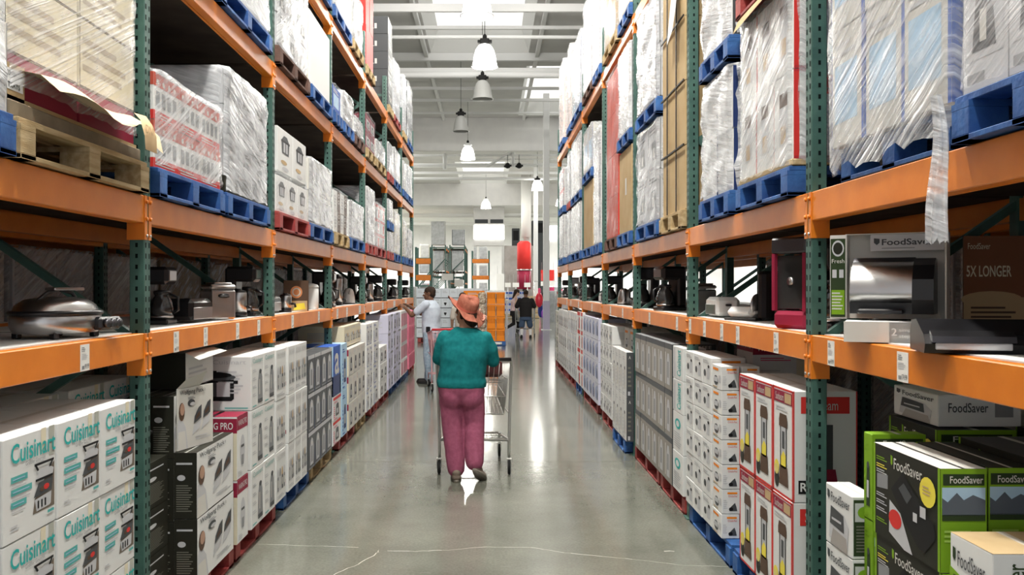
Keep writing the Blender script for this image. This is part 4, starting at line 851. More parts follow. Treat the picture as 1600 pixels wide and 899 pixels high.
# right, top level
load('R', 1010, 1060, Z4R, 5.6, 2, 2, white, None, None, bluew, 'white load over the kraft tower', film_m=filmB)
load('R', 964, 990, Z4R, 5.9, 2, 3, cream, a_photo, None, bluew, 'cream load where the top beam leaves the picture', film_m=filmB)
load('R', 941, 962, Z4R, 5.75, 2, 2, kraft, None, a_photo, wood, 'kraft and silver load on the top right level', film_m=filmA)
load('R', 925, 939, Z4R, 5.9, 2, 3, white, None, None, bluew, 'tall white load at the top right, first of three', film_m=filmB)
load('R', 909, 923, Z4R, 5.9, 2, 3, white, None, None, brownw, 'tall white load at the top right, second of three', film_m=filmB)
load('R', 891, 906, Z4R, 5.75, 2, 4, white, a_bluecorner, None, bluew, 'tall white load with pale blue stripes, top right', film_m=filmB)
load('R', 880, 889.5, Z4R, 6.0, 2, 3, mat('blush_board', (.85, .66, .60), .6), None, None, bluew, 'blush coloured load near the top right end', film_m=filmB)
load('R', 872, 879, Z4R, 6.1, 2, 3, mat('blush_board', (.85, .66, .60), .6), None, None, bluew, 'blush coloured load closing the top right end', film_m=filmB)
# loose film tail hanging from the near right load
o = MB(); P = []
yk = yR(1476, 1.40)
for k in range(14):
    t = k/13; z = 2.27-.43*t; r = .018+.022*t; ring = []
    for j in range(18):
        a = 2*PI*j/18; rr = r*(1+.35*math.sin(5*a+3*t)+.15*math.sin(9*a))
        ring.append((1.372+.5*rr*math.cos(a)+.01*math.sin(5*t), yk-.03*t+rr*math.sin(a)*1.2, z-(.03*abs(math.sin(4*a)) if k == 13 else 0)))
    P.append(ring)
o.loft(P, filmB, True, False); tag(o.build('film_tail'), 'loose twist of clear film hanging over the near right beam', 'plastic film')
# back rows, dim
for side, D0 in (('L', DL+1.27), ('R', DR+1.27)):
    for k in range(-1, 6):
        y0 = (YL0 if side == 'L' else YR0)+2.5*k
        for h_, (ya, yb) in enumerate(((y0+.08, y0+1.2), (y0+1.26, y0+2.42))):
            if side == 'R': zs = ((.0, 1.25, 1), (1.472, 1.95, 2), (2.115, 3.9, 3)) if k < 2 else ((.0, 1.25, 1), (2.115, 3.9, 3))
            else: zs = ((.0, 1.30, 1), (1.472, 1.95, 2), (2.115, 3.2, 3), (3.366, 4.3, 4))
            for (a, b, lv) in zs:
                pos = ('nearer', 'farther')[h_]+' in bay %s' % ['behind the camera', 'nearest', 'second', 'third', 'fourth', 'fifth', 'sixth'][k+1]
                c = (kraftd, grey, offw, lgrey)[(k+lv+h_) % 4]
                load(side, 0, 0, a, b, 2, 2 if b-a > .8 else 1, c, None, None, None, 'dim load on the rear %s rack, %s level, %s' % (SIDEW[side], ('floor', 'deck', 'third', 'high')[lv-1], pos), D=D0, film_m=filmA, y=(ya, yb), lo=.004, amp=.008, d=.86)
# ---------------------------------------------------------------- appliances on the deck shelf
ZD = 1.472
def at(px, x): return (x, F*abs(x)/abs(px-CX))
def rbox(mb, w, d, h, m, b=.02, z=0, x=0, y=0): mb.box(x-w/2, x+w/2, y-d/2, y+d/2, z, z+h, m, b)
def oven_roaster(loc, rz, label):
    o = empty('electric_skillet', (*loc, ZD), rz, label=label, cat='appliance')
    mb = MB(); mb.lathe([(.10, .018), (.165, .022), (.178, .05), (.18, .095), (.17, .10)], (0, 0, 0), steel, 36, sx=1.15, sy=.85)
    for x in (-.12, .12):
        for y in (-.09, .09): mb.box(x-.015, x+.015, y-.015, y+.015, 0, .03, blackp, .004)
    mb.build('base_pan', o)
    mb = MB(); mb.lathe([(.185, .095), (.19, .102), (.185, .112), (.17, .114)], (0, 0, 0), blackp, 36, sx=1.15, sy=.85); mb.build('rim', o)
    mb = MB(); mb.lathe([(.175, .112), (.165, .135), (.13, .158), (.07, .168), (.005, .170)], (0, 0, 0), steel, 36, sx=1.1, sy=.82, cap=False); mb.build('lid', o)
    mb = MB(); mb.tube([(-.15, -.02, .12), (-.13, -.02, .155), (-.08, -.02, .185), (-.01, -.02, .20)], .008, blackp, 8); mb.tube([(.12, -.02, .13), (.07, -.02, .185), (-.01, -.02, .20)], .008, blackp, 8); mb.box(-.06, .12, -.045, .01, .196, .208, steel, .004); mb.build('handle', o)
    mb = MB(); mb.box(.05, .19, -.175, -.13, .03, .085, blackp, .01); c = mb.build('control_panel', o)
    for x in (.085, .12, .155): mb = MB(); mb.lathe([(.018, -.018), (.02, 0)], (x, -.175, .058), darksteel, 14, 'y'); mb.build('knob', c)
    return o
oven_roaster(at(88, -1.80), PI/2-.25, 'silver and black electric skillet with raised handle on the near left shelf')
def toaster(loc, rz, label, m=None):
    o = empty('toaster', (*loc, ZD), rz, label=label, cat='appliance'); m = m or blackp
    mb = MB(); rbox(mb, .30, .17, .13, m, .025, .012); mb.box(-.135, .135, -.088, -.083, .02, .09, steel, .002); mb.build('body', o)
    mb = MB()
    for y in (-.03, .03): mb.box(-.11, .11, y-.012, y+.012, .141, .1435, black)
    mb.build('slots', o); mb = MB(); mb.box(.15, .17, -.02, .02, .08, .095, darksteel, .004); mb.build('lever', o)
    return o
def fryer(loc, rz, label, m=None):
    o = empty('deep_fryer', (*loc, ZD), rz, label=label, cat='appliance'); m = m or steel
    mb = MB(); rbox(mb, .17, .17, .19, m, .012, .005); mb.build('body', o)
    mb = MB(); rbox(mb, .175, .175, .03, m, .012, .197); mb.box(-.06, .06, -.08, .07, .227, .24, m, .006); mb.build('lid', o)
    mb = MB(); mb.lathe([(.03, 0), (.03, -.012)], (0, -.085, .155), blackp, 16, 'y', sx=1.2, sy=.5); mb.tube([(-.03, -.088, .16), (-.03, -.10, .15), (.03, -.10, .15), (.03, -.088, .16)], .006, blackp, 6); mb.build('handle', o)
    return o
def coffee_maker(loc, rz, label, m=None, s=1.0, white_=False):
    o = empty('coffee_maker', (*loc, ZD), rz, label=label, cat='appliance'); o.scale = (s, s, s); m = m or blackp
    mb = MB(); mb.box(-.09, .09, -.12, .10, 0, .035, m, .01); mb.box(-.09, .09, .02, .10, .03, .33, m, .015); mb.box(-.095, .095, -.12, .10, .25, .36, m, .02); mb.build('body', o)
    mb = MB(); mb.box(-.06, .06, -.124, -.12, .275, .335, steel, .002); mb.build('front_plate', o)
    c = MB(); c.lathe([(.045, .038), (.07, .05), (.075, .10), (.06, .15), (.04, .18), (.05, .195)], (0, -.05, 0), glassy, 24, cap=False); c = c.build('carafe', o)
    mb = MB(); mb.lathe([(.05, .190), (.05, .21), (.02, .215)], (0, -.05, 0), m, 18); mb.lathe([(.048, .038), (.073, .04), (.073, .055), (.06, .056)], (0, -.05, 0), steel, 24); mb.tube([(.0, -.10, .19), (.0, -.155, .17), (0, -.155, .09), (0, -.12, .07)], .009, m, 8); mb.build('handle', c)
    return o
def kettle(loc, rz, label, m):
    o = empty('kettle', (*loc, ZD), rz, label=label, cat='appliance')
    mb = MB(); mb.lathe([(.075, 0), (.08, .01), (.075, .08), (.062, .15), (.05, .18), (.03, .195), (.008, .20)], (0, 0, 0), m, 24); mb.prism([(-.09, .15), (-.06, .12), (-.055, .165)], -.015, .015, m, 'y') if False else None; mb.build('body', o)
    mb = MB(); mb.tube([(.04, 0, .18), (.09, 0, .19), (.115, 0, .15), (.11, 0, .06), (.075, 0, .04)], .010, blackp, 8); mb.build('handle', o)
    mb = MB(); mb.tube([(-.055, 0, .13), (-.09, 0, .175)], .014, m, 8, rs=[.02, .010]); mb.build('spout', o); mb = MB(); mb.lathe([(.085, 0), (.085, .012), (.06, .014)], (0, 0, -.0), blackp, 20); mb.build('power_base', o)
    return o
def urn(loc, rz, label, h=.34, r=.065, m=None):
    o = empty('coffee_urn', (*loc, ZD), rz, label=label, cat='appliance')
    mb = MB(); mb.lathe([(r, .03), (r, h*.85), (r*.95, h*.87)], (0, 0, 0), m or steel, 24); mb.build('body', o)
    mb = MB(); mb.lathe([(r*.97, h*.86), (r*.9, h*.92), (r*.3, h*.96), (.02, h*.965), (.02, h)], (0, 0, 0), blackp, 24); mb.build('lid', o)
    mb = MB(); mb.lathe([(r*1.05, 0), (r*1.05, .03), (r, .035)], (0, 0, 0), blackp, 24); mb.build('base', o)
    mb = MB(); mb.tube([(0, -r, .07), (0, -r-.03, .07), (0, -r-.035, .04)], .01, blackp, 8); mb.build('spigot', o)
    return o
def bin_(loc, rz, label, m):
    o = empty('bread_bin', (*loc, ZD), rz, label=label, cat='appliance')
    mb = MB(); mb.lathe([(.08, 0), (.085, .01), (.085, .20), (.083, .202)], (0, 0, 0), m, 30); mb.build('body', o)
    mb = MB(); mb.lathe([(.087, .203), (.088, .215), (.075, .235), (.03, .248), (.004, .25)], (0, 0, 0), m, 30); mb.build('lid', o); return o
A = PI/2
toaster(at(296, -1.80), A-.1, 'low black toaster with silver front beside the square fryer')
fryer(at(341, -1.74), A-.9, 'square brushed steel deep fryer with dark handle on the left shelf')
urn(at(372, -1.76), A, 'short steel blender base right after the square fryer', .20, .06)
coffee_maker(at(378, -1.80), A, 'black coffee maker in front of the second left post')
coffee_maker(at(240, -1.9), A, 'dark coffee maker deep behind the nearest left post', s=.9)
toaster(at(417, -1.8), A, 'black toaster half hidden by the second left post')
urn(at(446, -1.72), A, 'small silver pot left of the brown badge sign', .16, .05)
o = empty('badge_sign', (*at(463, -1.70), ZD), A-.9, label='dark brown display sign with round orange badge on the left shelf', cat='sign')
mb = MB(); mb.box(-.12, .12, 0, .008, 0, .27, brown); f = Face(mb, (-.12, 0, 0), (.24, 0, 0), (0, 0, .27)); f.oval(.5, .62, .24, .2, mat('badge_orange', (.7, .28, .12), .5), 1, 24); f.oval(.5, .62, .17, .14, offw, 2, 24); f.oval(.5, .62, .12, .1, mat('badge_orange', (.7, .28, .12), .5), 3, 24); mb.build('board', o)
mb = MB(); mb.box(-.05, .1, -.012, -.004, 0, .09, tan); Face(mb, (-.05, -.012, 0), (.15, 0, 0), (0, 0, .09)).poly([(.1, .1), (.9, .2), (.8, .8), (.2, .7)], yellow, 1); mb.build('photo_card', o)
bin_(at(484, -1.74), A, 'plain white round bread bin on the left shelf', white)
for (px, fn, lab) in ((527, lambda l, t: urn(l, A, t, .36, .06), 'tall silver urn after the third left post'), (545, lambda l, t: kettle(l, 1.9, t, white), 'white kettle with rounded lid on the left shelf'),
                      (559, lambda l, t: coffee_maker(l, A, t), 'black coffee maker next to the white kettle'), (576, lambda l, t: urn(l, A, t, .3, .07), 'silver and black urn past the fourth left post'), (584, lambda l, t: coffee_maker(l, A, t, s=1.1), 'tall black coffee maker with pale front, left shelf'),
                      (593, lambda l, t: toaster(l, A, t), 'small black toaster, far left shelf'), (609, lambda l, t: coffee_maker(l, A, t), 'black coffee maker behind the reaching man'), (617, lambda l, t: kettle(l, A, t, white), 'white kettle close to the reaching hand'),
                      (629, lambda l, t: coffee_maker(l, A, t), 'last dark coffee maker on the left shelf'), (505, lambda l, t: coffee_maker(l, A, t, s=1.05), 'black coffee maker right before the third left post')):
    fn(at(px, -1.78), lab)
B = -PI/2
o = empty('vacuum_sealer_display', (1.64, 3.62, ZD), -.55, label='steel and black vacuum sealer standing before a white display box with green strip', cat='display')
mb = MB(); mb.box(-.20, .20, .05, .056, .0, .43, offw); mb.box(.194, .20, -.10, .05, .0, .43, offw); mb.box(-.20, -.194, -.02, .05, 0, .43, offw); mb.box(-.20, .20, -.02, .056, .43, .434, offw); mb.build('display_box', o)
mb = MB(); f = Face(mb, (-.262, -.028, 0.0), (.066, .0, 0), (0, 0, .42)); mb.box(-.262, -.196, -.027, -.022, 0, .43, offw)
f.rect(.04, .02, .96, .98, dgreen, 1); f.rect(.1, .05, .9, .35, green, 2); f.oval(.5, .86, .38, .10, lgrey, 2); f.oval(.5, .86, .3, .075, olive, 3); f.text('Fresh', .12, .68, .9, .73, offw, 3); f.rect(.15, .5, .42, .6, lgrey, 3); f.rect(.58, .5, .85, .6, lgrey, 3); f.lines(.12, .1, .85, .33, 6, offw, 3); mb.build('side_panel', o)
mb = MB(); mb.box(-.10, .185, -.014, -.010, .345, .428, lgrey); f = Face(mb, (-.10, -.0145, .345), (.285, 0, 0), (0, 0, .083)); f.text('FoodSaver', .16, .34, .86, .72, dgrey, 1, .02); f.poly([(.05, .78), (.13, .74), (.13, .5), (.09, .36), (.05, .5)], dgrey, 1); f.lines(.16, .1, .8, .22, 1, grey, 1); mb.build('header_card', o)
m_ = [(-.02, 0.085), (-.12, .085), (-.125, .14), (-.11, .20), (-.085, .25), (-.05, .285), (.0, .30), (.03, .29)]
mb = MB(); mb.loft([[(x, y-.0, z) for (y, z) in m_] for x in (-.165, .075)], steel, True, False, False); mb.prism([(-.12, .03), (-.125, .085), (.04, .085), (.04, .03)], -.165, .075, blackp, 'x'); mb.build('machine_front', o)
mb = MB(); mb.prism([(-.11, .03), (-.13, .10), (-.12, .2), (-.08, .27), (-.03, .305), (.02, .30), (.035, .25), (.04, .03)], .075, .155, blackp, 'x'); mb.prism([(-.05, .275), (-.02, .31), (.03, .305), (.035, .27)], -.165, .078, darksteel, 'x'); mb.build('machine_side', o)
mb = MB(); mb.prism([(-.0, 0), (-.13, 0), (-.16, .02), (-.16, .05), (-.02, .05)], -.165, .06, blackp, 'x') if False else mb.box(-.13, .05, -.165, -.12, .03, .055, blackp, .008); mb.build('drip_tray', o)
o = empty('display_tray', (1.575, 3.50, ZD), -.42, label='low white display tray printed with grey steps under the steel sealer', cat='display')
mb = MB(); mb.box(-.19, .19, -.10, .10, 0, .078, white, .003); f = Face(mb, (-.19, -.10, 0), (.38, 0, 0), (0, 0, .078)); f.rect(.0, 0, 1, 1, offw, 1); f.rect(.42, 0, 1, 1, lgrey, 1); f.text('2', .44, .35, .49, .7, white, 2, .01); f.text('simple', .51, .5, .66, .7, white, 2); f.text('steps', .51, .2, .63, .38, white, 2)
for a in (.69, .81): f.rect(a, .2, a+.09, .85, white, 2); f.poly([(a+.02, .35), (a+.07, .35), (a+.06, .75), (a+.03, .75)], dgrey, 3)
mb.build('tray_body', o)
for ob in bpy.data.objects:
    if ob.name.startswith('vacuum_sealer_display'): ob.location.z = ZD+.08; ob.location.y = 3.66
o = bpy.data.objects['vacuum_sealer_display']; o.scale = (.95, .95, .80)
o = empty('vacuum_sealer', (1.62, 2.93, ZD), -.25, label='long black vacuum sealer with grey bar on the near right shelf', cat='appliance')
mb = MB(); mb.prism([(-.10, .0), (-.115, .03), (-.09, .06), (.02, .105), (.10, .10), (.12, .06), (.12, 0)], -.22, .22, blackp, 'x'); mb.build('body', o)
mb = MB(); mb.prism([(-.125, .035), (-.12, .055), (-.085, .072), (-.08, .05)], -.20, .04, darksteel, 'x'); mb.build('front_bar', o)
mb = MB(); mb.box(-.19, .03, -.121, -.112, .012, .034, lgrey, .003); mb.build('grey_strip', o)
mb = MB(); mb.box(.07, .20, -.115, -.06, .045, .075, darksteel, .01, Matrix.Rotation(.3, 4, 'X') if False else None); mb.box(.09, .11, -.119, -.114, .05, .06, lgrey); mb.box(.14, .16, -.119, -.114, .05, .06, lgrey); mb.build('control_panel', o)
o = empty('info_board', (2.21, 3.72, ZD), -.06, label='brown and cream display board reading 5X longer behind the black sealer', cat='sign')
mb = MB(); mb.box(-.26, .30, 0, .008, 0.0, .42, brown); f = Face(mb, (-.26, 0, 0.0), (.56, 0, 0), (0, 0, .42)); rust = mat('rust_print', (.22, .09, .045), .5)
f.rect(0, 0, 1, 1, rust, 1); f.oval(.75, .95, .25, .12, dgreen, 2); f.rect(0, 0, .48, .40, tan, 2); f.oval(.2, .38, .22, .08, tan, 3); f.text('FoodSaver', .03, .87, .19, .93, cream, 3); f.text('5X LONGER', .02, .60, .34, .71, cream, 3, .015); f.lines(.05, .05, .4, .32, 6, brown, 4)
f.rect(.46, .08, .95, .42, black, 4); f.poly([(.5, .12), (.9, .12), (.85, .35), (.7, .25), (.55, .33)], maroon, 5); mb.build('board', o)
mb = MB(); mb.box(-.2, .2, .01, .12, 0, .01, brown); mb.build('foot', o)
o = empty('popcorn_machine', (1.60, 4.62, ZD), B+.5, label='tall red and steel popcorn machine beside the near right post', cat='appliance')
mb = MB(); mb.box(-.11, .11, -.11, .11, 0, .09, maroon, .02); mb.build('base', o); mb = MB()
for x in (-.1, .1):
    for y in (-.1, .1): mb.box(x-.01, x+.01, y-.01, y+.01, .09, .38, maroon); mb.build('corner_post', o); mb = MB()
mb = MB(); mb.box(-.115, .115, -.115, .115, .38, .46, darksteel, .01); mb.build('roof', o); mb = MB(); mb.box(-.09, .09, -.09, .09, .1, .37, glassy, .002); mb.lathe([(.02, -.004), (.02, .004)], (0, -.094, .24), steel, 14, 'y'); mb.build('glass_case', o)
o = coffee_maker((1.72, 4.33), B, 'dark coffee maker right behind the nearest right post', s=1.15)
coffee_maker((1.80, 3.98), B, 'dark coffee maker to the right of the nearest right post', s=1.1)
o = empty('food_slicer', (*at(1172, 1.66), ZD), B+.6, label='white food slicer with upright black guard on the right shelf', cat='appliance')
mb = MB(); mb.box(-.13, .09, -.09, .09, .015, .085, white, .03); mb.build('body', o); mb = MB(); mb.box(-.135, .12, -.095, .095, 0, .016, blackp, .006); mb.build('base', o)
mb = MB(); mb.prism([(.08, .0), (.15, .02), (.15, .10), (.12, .28), (.085, .30), (.07, .1)], -.06, .06, blackp, 'y') if False else mb.box(.085, .15, -.05, .07, .0, .31, blackp, .02); mb.build('guard', o)
mb = MB(); mb.lathe([(.07, 0), (.07, .008)], (.075, -.02, .10), steel, 24, 'x'); mb.build('blade', o)
o = empty('dark_screen_box', (*at(1226, 1.92), ZD), B+.3, label='matte black upright box behind the white slicer', cat='appliance')
mb = MB(); rbox(mb, .26, .2, .30, blackp, .015); mb.build('body', o)
for (px, fn, lab) in ((1048, lambda l, t: coffee_maker(l, B+.3, t, s=1.1), 'black drip coffee maker with a glass carafe on the right shelf'), (1011, lambda l, t: coffee_maker(l, B, t, s=1.15), 'second black drip coffee maker past the glass carafe one'), (1098, lambda l, t: fryer(l, B, t), 'steel box appliance right of the second right post'),
                      (975, lambda l, t: kettle(l, B, t, steel), 'shiny steel kettle on the right shelf'), (960, lambda l, t: coffee_maker(l, B, t), 'black coffee maker past the steel kettle'), (947, lambda l, t: toaster(l, B, t), 'black toaster by the fourth right post'),
                      (927, lambda l, t: coffee_maker(l, B, t), 'black coffee maker in the fourth right bay, nearer'), (918, lambda l, t: coffee_maker(l, B, t, s=1.1), 'black coffee maker in the fourth right bay, farther'), (901, lambda l, t: coffee_maker(l, B, t, steel, 1.1), 'grey metal coffee maker in the fifth right bay'), (893, lambda l, t: urn(l, B, t), 'steel urn in the fifth right bay'),
                      (888, lambda l, t: coffee_maker(l, B, t), 'black coffee maker in the last right bay'), (1129, lambda l, t: toaster(l, B, t, white), 'white toaster low beside the slicer')):
    fn(at(px, 1.64), lab)
# ---------------------------------------------------------------- far end of the store
def simple(name, fn, label, cat, group=None): mb = MB(); fn(mb); return tag(mb.build(name), label, cat, group)
def X(px, y): return (px-CX)*y/F
def Zp(py, y): return EYE-(py-CY)*y/F
def far_rack(x0, x1, y0, y1, h, levels, label, m=rgreen):
    o = empty('storage_rack', ((x0+x1)/2, y0, 0), label=label, cat='rack'); cx = (x0+x1)/2
    n = max(1, round((y1-y0)/2.6)); lx = x0-cx, x1-cx
    for k in range(n+1):
        yy = (y1-y0)*k/n
        for x in lx: mb = MB(); mb.box(x-.05, x+.05, yy-.05, yy+.05, 0, h, m); mb.build('upright', o)
        mb = MB(); z = .3
        while z < h-1.2: mb.tube([(lx[0], yy, z), (lx[1], yy, z+1.1)], .035, m, 4); z += 1.25
        for z in (.3, h-.2, h*.5): mb.box(lx[0], lx[1], yy-.03, yy+.03, z-.04, z+.04, m)
        mb.build('frame_brace', o)
    for z in levels:
        for x in lx: mb = MB(); mb.box(x-.03, x+.03, 0, y1-y0, z-.12, z, orange); mb.build('beam', o)
        mb = MB(); mb.box(lx[0]+.04, lx[1]-.04, 0, y1-y0, z-.11, z-.08, shade_ply); mb.build('deck_panel', o)
    return o
def sacks(x0, x1, y0, z0, z1, n, m, label, group, d=1.0, cols=1, art=a_photo):
    o = empty('wrapped_load', ((x0+x1)/2, y0, z0), label=label, cat='wrapped load', group=group); w = x1-x0; h = z1-z0
    me = carton(w/cols-.02, d, h/n-.01, m, art, None, None, .01).mesh('carton')
    for i in range(cols):
        for j in range(n): put('carton', me, o, (-w/2+w/cols*(i+.5), 0, h/n*j))
    put('stretch_wrap', wrap_mesh(w, d, h, filmF, x0*7+z0, lo=0, amp=.006, nr=6), o); return o
GFR = 'goods on the far racks'
for i, (pa, pb, lab) in enumerate(((675, 696, 'left'), (703, 726, 'right'))):
    y = 70; x0, x1 = X(pa, y), X(pb, y)
    far_rack(x0, x1, y, y+8, Zp(383, y), [Zp(450, y)+1.0, Zp(423, y), Zp(386, y)-.1] if i == 0 else [Zp(442, y), Zp(423, y), Zp(386, y)-.1], 'pale green end frame of a far rack, %s one of two' % lab)
    sacks(x0+.12, x1-.12, y+.2, Zp(423, y)+.02, Zp(389, y)-.15, 3, offw, 'white goods in the far rack frame, %s, main level' % lab, GFR)
    sacks(x0+.12, x1-.12, y+.2, 0.0, 1.5, 2, grey if i else lgrey, 'goods in the far rack frame, %s, floor level' % lab, GFR)
sacks(X(673, 70), X(695, 70), 70.2, Zp(383, 70)+.02, Zp(346, 70), 1, offw, 'big white wrapped load on top of the far left frame', GFR, art=None)
sacks(X(706, 70), X(726, 70), 70.2, Zp(383, 70)+.02, Zp(359, 70), 1, dgrey, 'dark load on top of the far right frame', GFR, art=None)
y = 52
far_rack(X(650, y), X(673, y), y, y+1.35, Zp(404, y)+.2, [Zp(430, y)+.1, Zp(404, y)], 'far rack with orange beams just past the left rack end')
mb = None
for (pa, pb, py, yy, lab) in ((649, 673, 405, 51.9, 'upper beam beyond the left rack end'), (649, 672, 432, 51.9, 'lower beam beyond the left rack end')):
    pass
sacks(X(652, y)+.1, X(671, y)-.05, y+.1, Zp(430, y)+.12, Zp(409, y)-.15, 3, white, 'white goods between orange beams past the left rack end', GFR, cols=2)
sacks(X(656, y), X(671, y), y+.1, Zp(404, y)+.02, Zp(382, y), 1, cream, 'cream load atop the orange beamed far rack', GFR, art=None)
sacks(X(652, y)+.1, X(671, y)-.05, y+.1, 0.0, 1.9, 4, white, 'white red-lined goods under the orange far beams', GFR, cols=2, art=a_redphoto)
def far_facing(pa, pb, y, zs, label):
    o = empty('storage_rack', (X((pa+pb)/2, y), y, 0), label=label, cat='rack'); w = X(pb, y)-X(pa, y)
    for x in (-w/2, w/2):
        for d in (0, 1.0): mb = MB(); mb.box(x-.06, x+.06, d, d+.1, 0, max(zs)+.6, rgreen); mb.build('upright', o)
    for z in zs:
        for d in (-.03, 1.0): mb = MB(); mb.box(-w/2, w/2, d, d+.06, z-.28, z, orange); mb.build('beam', o)
        mb = MB(); mb.box(-w/2, w/2, .03, 1.0, z-.1, z-.05, shade_ply); mb.build('deck_panel', o)
    return o
far_facing(650, 673, 48, [Zp(404, 48), Zp(430, 48)], 'rack seen from the front with two orange beams behind the reaching man')
far_facing(738, 764, 66, [Zp(405, 66), Zp(431, 66)], 'far rack with orange beams left of the picture centre')
for i, (pa, pb) in enumerate(((739, 746), (747, 763))):
    w_ = ('narrow', 'wide')[i]
    sacks(X(pa, 66)+.08, X(pb, 66)-.08, 66.15, Zp(405, 66)+.02, Zp(386, 66), 1, white, w_+' white load on the upper central far beam', GFR, d=.9)
    sacks(X(pa, 66)+.08, X(pb, 66)-.08, 66.15, Zp(431, 66)+.02, Zp(411, 66)-.2, 3, white, w_+' white load between the central far beams', GFR, d=.9)
    sacks(X(pa, 66)+.08, X(pb, 66)-.08, 66.15, 0, 2.0, 3, offw, w_+' white load on the floor under the central far beams', GFR, d=.9)
# hearts-marked white cartons
def a_heart(f): f.rect(0, 0, 1, .06, black, 1); f.poly([(.5, .25), (.66, .45), (.64, .58), (.55, .6), (.5, .54), (.45, .6), (.36, .58), (.34, .45)], black, 2); f.rect(.25, .82, .75, .85, grey, 2)
def a_plainbox(f): f.rect(0, 0, 1, .07, black, 1); f.lines(.2, .5, .8, .8, 2, lgrey)
pallet_y = 27.6
pb_ = carton(.245, .30, .30, mat('bluish_white_board', (.70, .75, .80), .5), a_heart, None).mesh('storage_carton'); pp_ = carton(.245, .30, .30, mat('bluish_white_board', (.70, .75, .80), .5), a_plainbox, None).mesh('storage_carton')
for c in range(8):
    for r in range(5):
        o = put('storage_carton', pb_ if r in (2, 3) and c > 1 else pp_, None, (X(652, 27.6)+.25*c+.1, 27.6, .145+.302*r))
        tag(o, 'bluish white carton%s beyond the left aisle end, %s layer, %s' % (' with black heart' if (r in (2, 3) and c > 1) else '', 'top' if r == 4 else ORD[r], NTH[c]+' from left'), 'box', 'white cartons stacked beyond the left aisle end')
for i in range(2): 
    o = empty('pallet'); o.location = (X(652, 27.6)+.5+1.0*i, 27.6, 0)
    for me in pallet_meshes(.98, .95, redw): put(me.name.split('.')[0], me, o)
    tag(o, 'dark red pallet under the bluish white cartons, %s' % ('left one', 'right one')[i], 'pallet', 'pallets beyond the aisle')
# orange crates
y = 26.0; cw = .25; o0 = None
def crate_mesh():
    mb = MB(); w, d, h = .25, .34, .35; mb.box(-w/2, w/2, 0, d, 0, .02, orange_p)
    for (x0, x1, y0, y1) in ((-w/2, w/2, 0, .012), (-w/2, w/2, d-.012, d), (-w/2, -w/2+.012, 0, d), (w/2-.012, w/2, 0, d)): mb.box(x0, x1, y0, y1, 0, h-.01, orange_p)
    for i in range(5): x = -.09+.045*i; mb.box(x-.006, x+.006, -.002, 0, h*.45, h*.88, mat('crate_slot', (.25, .05, .01), .8))
    mb.box(-w/2-.004, w/2+.004, -.006, 0, h-.05, h-.01, orange_p); mb.box(-w/2-.004, w/2+.004, -.005, 0, 0, .03, orange_p); return mb.mesh('plastic_crate')
cm_ = crate_mesh()
for c in range(2):
    for r in range(4):
        tag(put('plastic_crate', cm_, None, (X(760, y)+.14+.262*c, y, .145+.352*r)), 'orange slotted plastic crate, %s layer, %s column' % (('bottom', 'second', 'third', 'top')[r], ('left', 'right')[c]), 'crate', 'orange crates behind the hat')
o = empty('pallet'); o.location = (X(760, y)+.14+.13-.14, y-.02, 0)
for me in pallet_meshes(.84, .6, bluew): put(me.name.split('.')[0], me, o)
tag(o, 'blue painted pallet under the orange crates', 'pallet', 'pallets beyond the aisle')
bagm = mat('patterned_bag_print', (.28, .18, .12), .6, c2=(.75, .68, .55), scale=18)
for r in range(4):
    mb = MB(); mb.box(-.14, .10, 0, .34, 0, .345, bagm, .05); tag(mb.build('snack_bag', None, (X(756, y)-.03, y+.02, .145+.352*r)), 'brown and cream patterned bag left of the orange crates, %s of the pile' % ('bottom', 'second', 'third', 'top')[r], 'bag', 'patterned bags beside the orange crates')
def topbox(px, w, m, py, lab): yb = 26.9; tag(carton(w, .4, .22, m, a_plainbox, None).build('storage_carton', None, (X(px, yb), yb, Zp(py, yb)-.2)), lab, 'box')
o = empty('display_table', (X(755, 27.2), 27.0, 0), label='long low display table behind the orange crates', cat='table')
mb = MB(); mb.box(-.75, .75, -.35, .35, 1.30, 1.34, offw); mb.build('tabletop', o)
for x in (-.7, .7):
    for d in (-.3, .3): mb = MB(); mb.box(x-.02, x+.02, d-.02, d+.02, 0, 1.30, steel); mb.build('leg', o)
for i, (px, m, lab) in enumerate(((741, orange_p, 'flat orange carton above the hat'), (757, orange_p, 'flat orange carton over the patterned bags'), (774, white, 'flat white carton over the orange crates'))):
    tag(carton(.62 if i != 1 else .2, .4, .24, m, a_plainbox, None).build('storage_carton', None, (X(px, 27.2)-(.0), 26.8, 1.342)), lab, 'box') if i != 1 else None
# blue-white cartons on pale pallets further on
bb_ = carton(.23, .3, .27, lilac, lambda f: (f.rect(.08, .5, .92, .9, blue, 1), f.rect(.08, .1, .92, .42, lgrey, 1)), None).mesh('storage_carton')
y = 48
for c in range(5):
    for r in range(4):
        tag(put('storage_carton', bb_, None, (X(787, y)+.13+.235*c, y, .302+.30*r)), 'blue and grey carton on pale pallets, %s layer, %s from left' % (('bottom', 'second', 'third', 'top')[r], NTH[c]), 'box', 'blue and grey cartons behind the far shoppers')
for r in range(2):
    o = empty('pallet'); o.location = (X(787, y)+.6, y-.05, .145*r)
    for me in pallet_meshes(1.2, 1.0, wood): put(me.name.split('.')[0], me, o)
    tag(o, 'bare pale wood pallet in the distance, %s of two under blue cartons' % ('lower', 'upper')[r], 'pallet', 'pallets beyond the aisle')
tb_ = carton(.30, .3, .30, tan, a_plainbox, None).mesh('storage_carton')
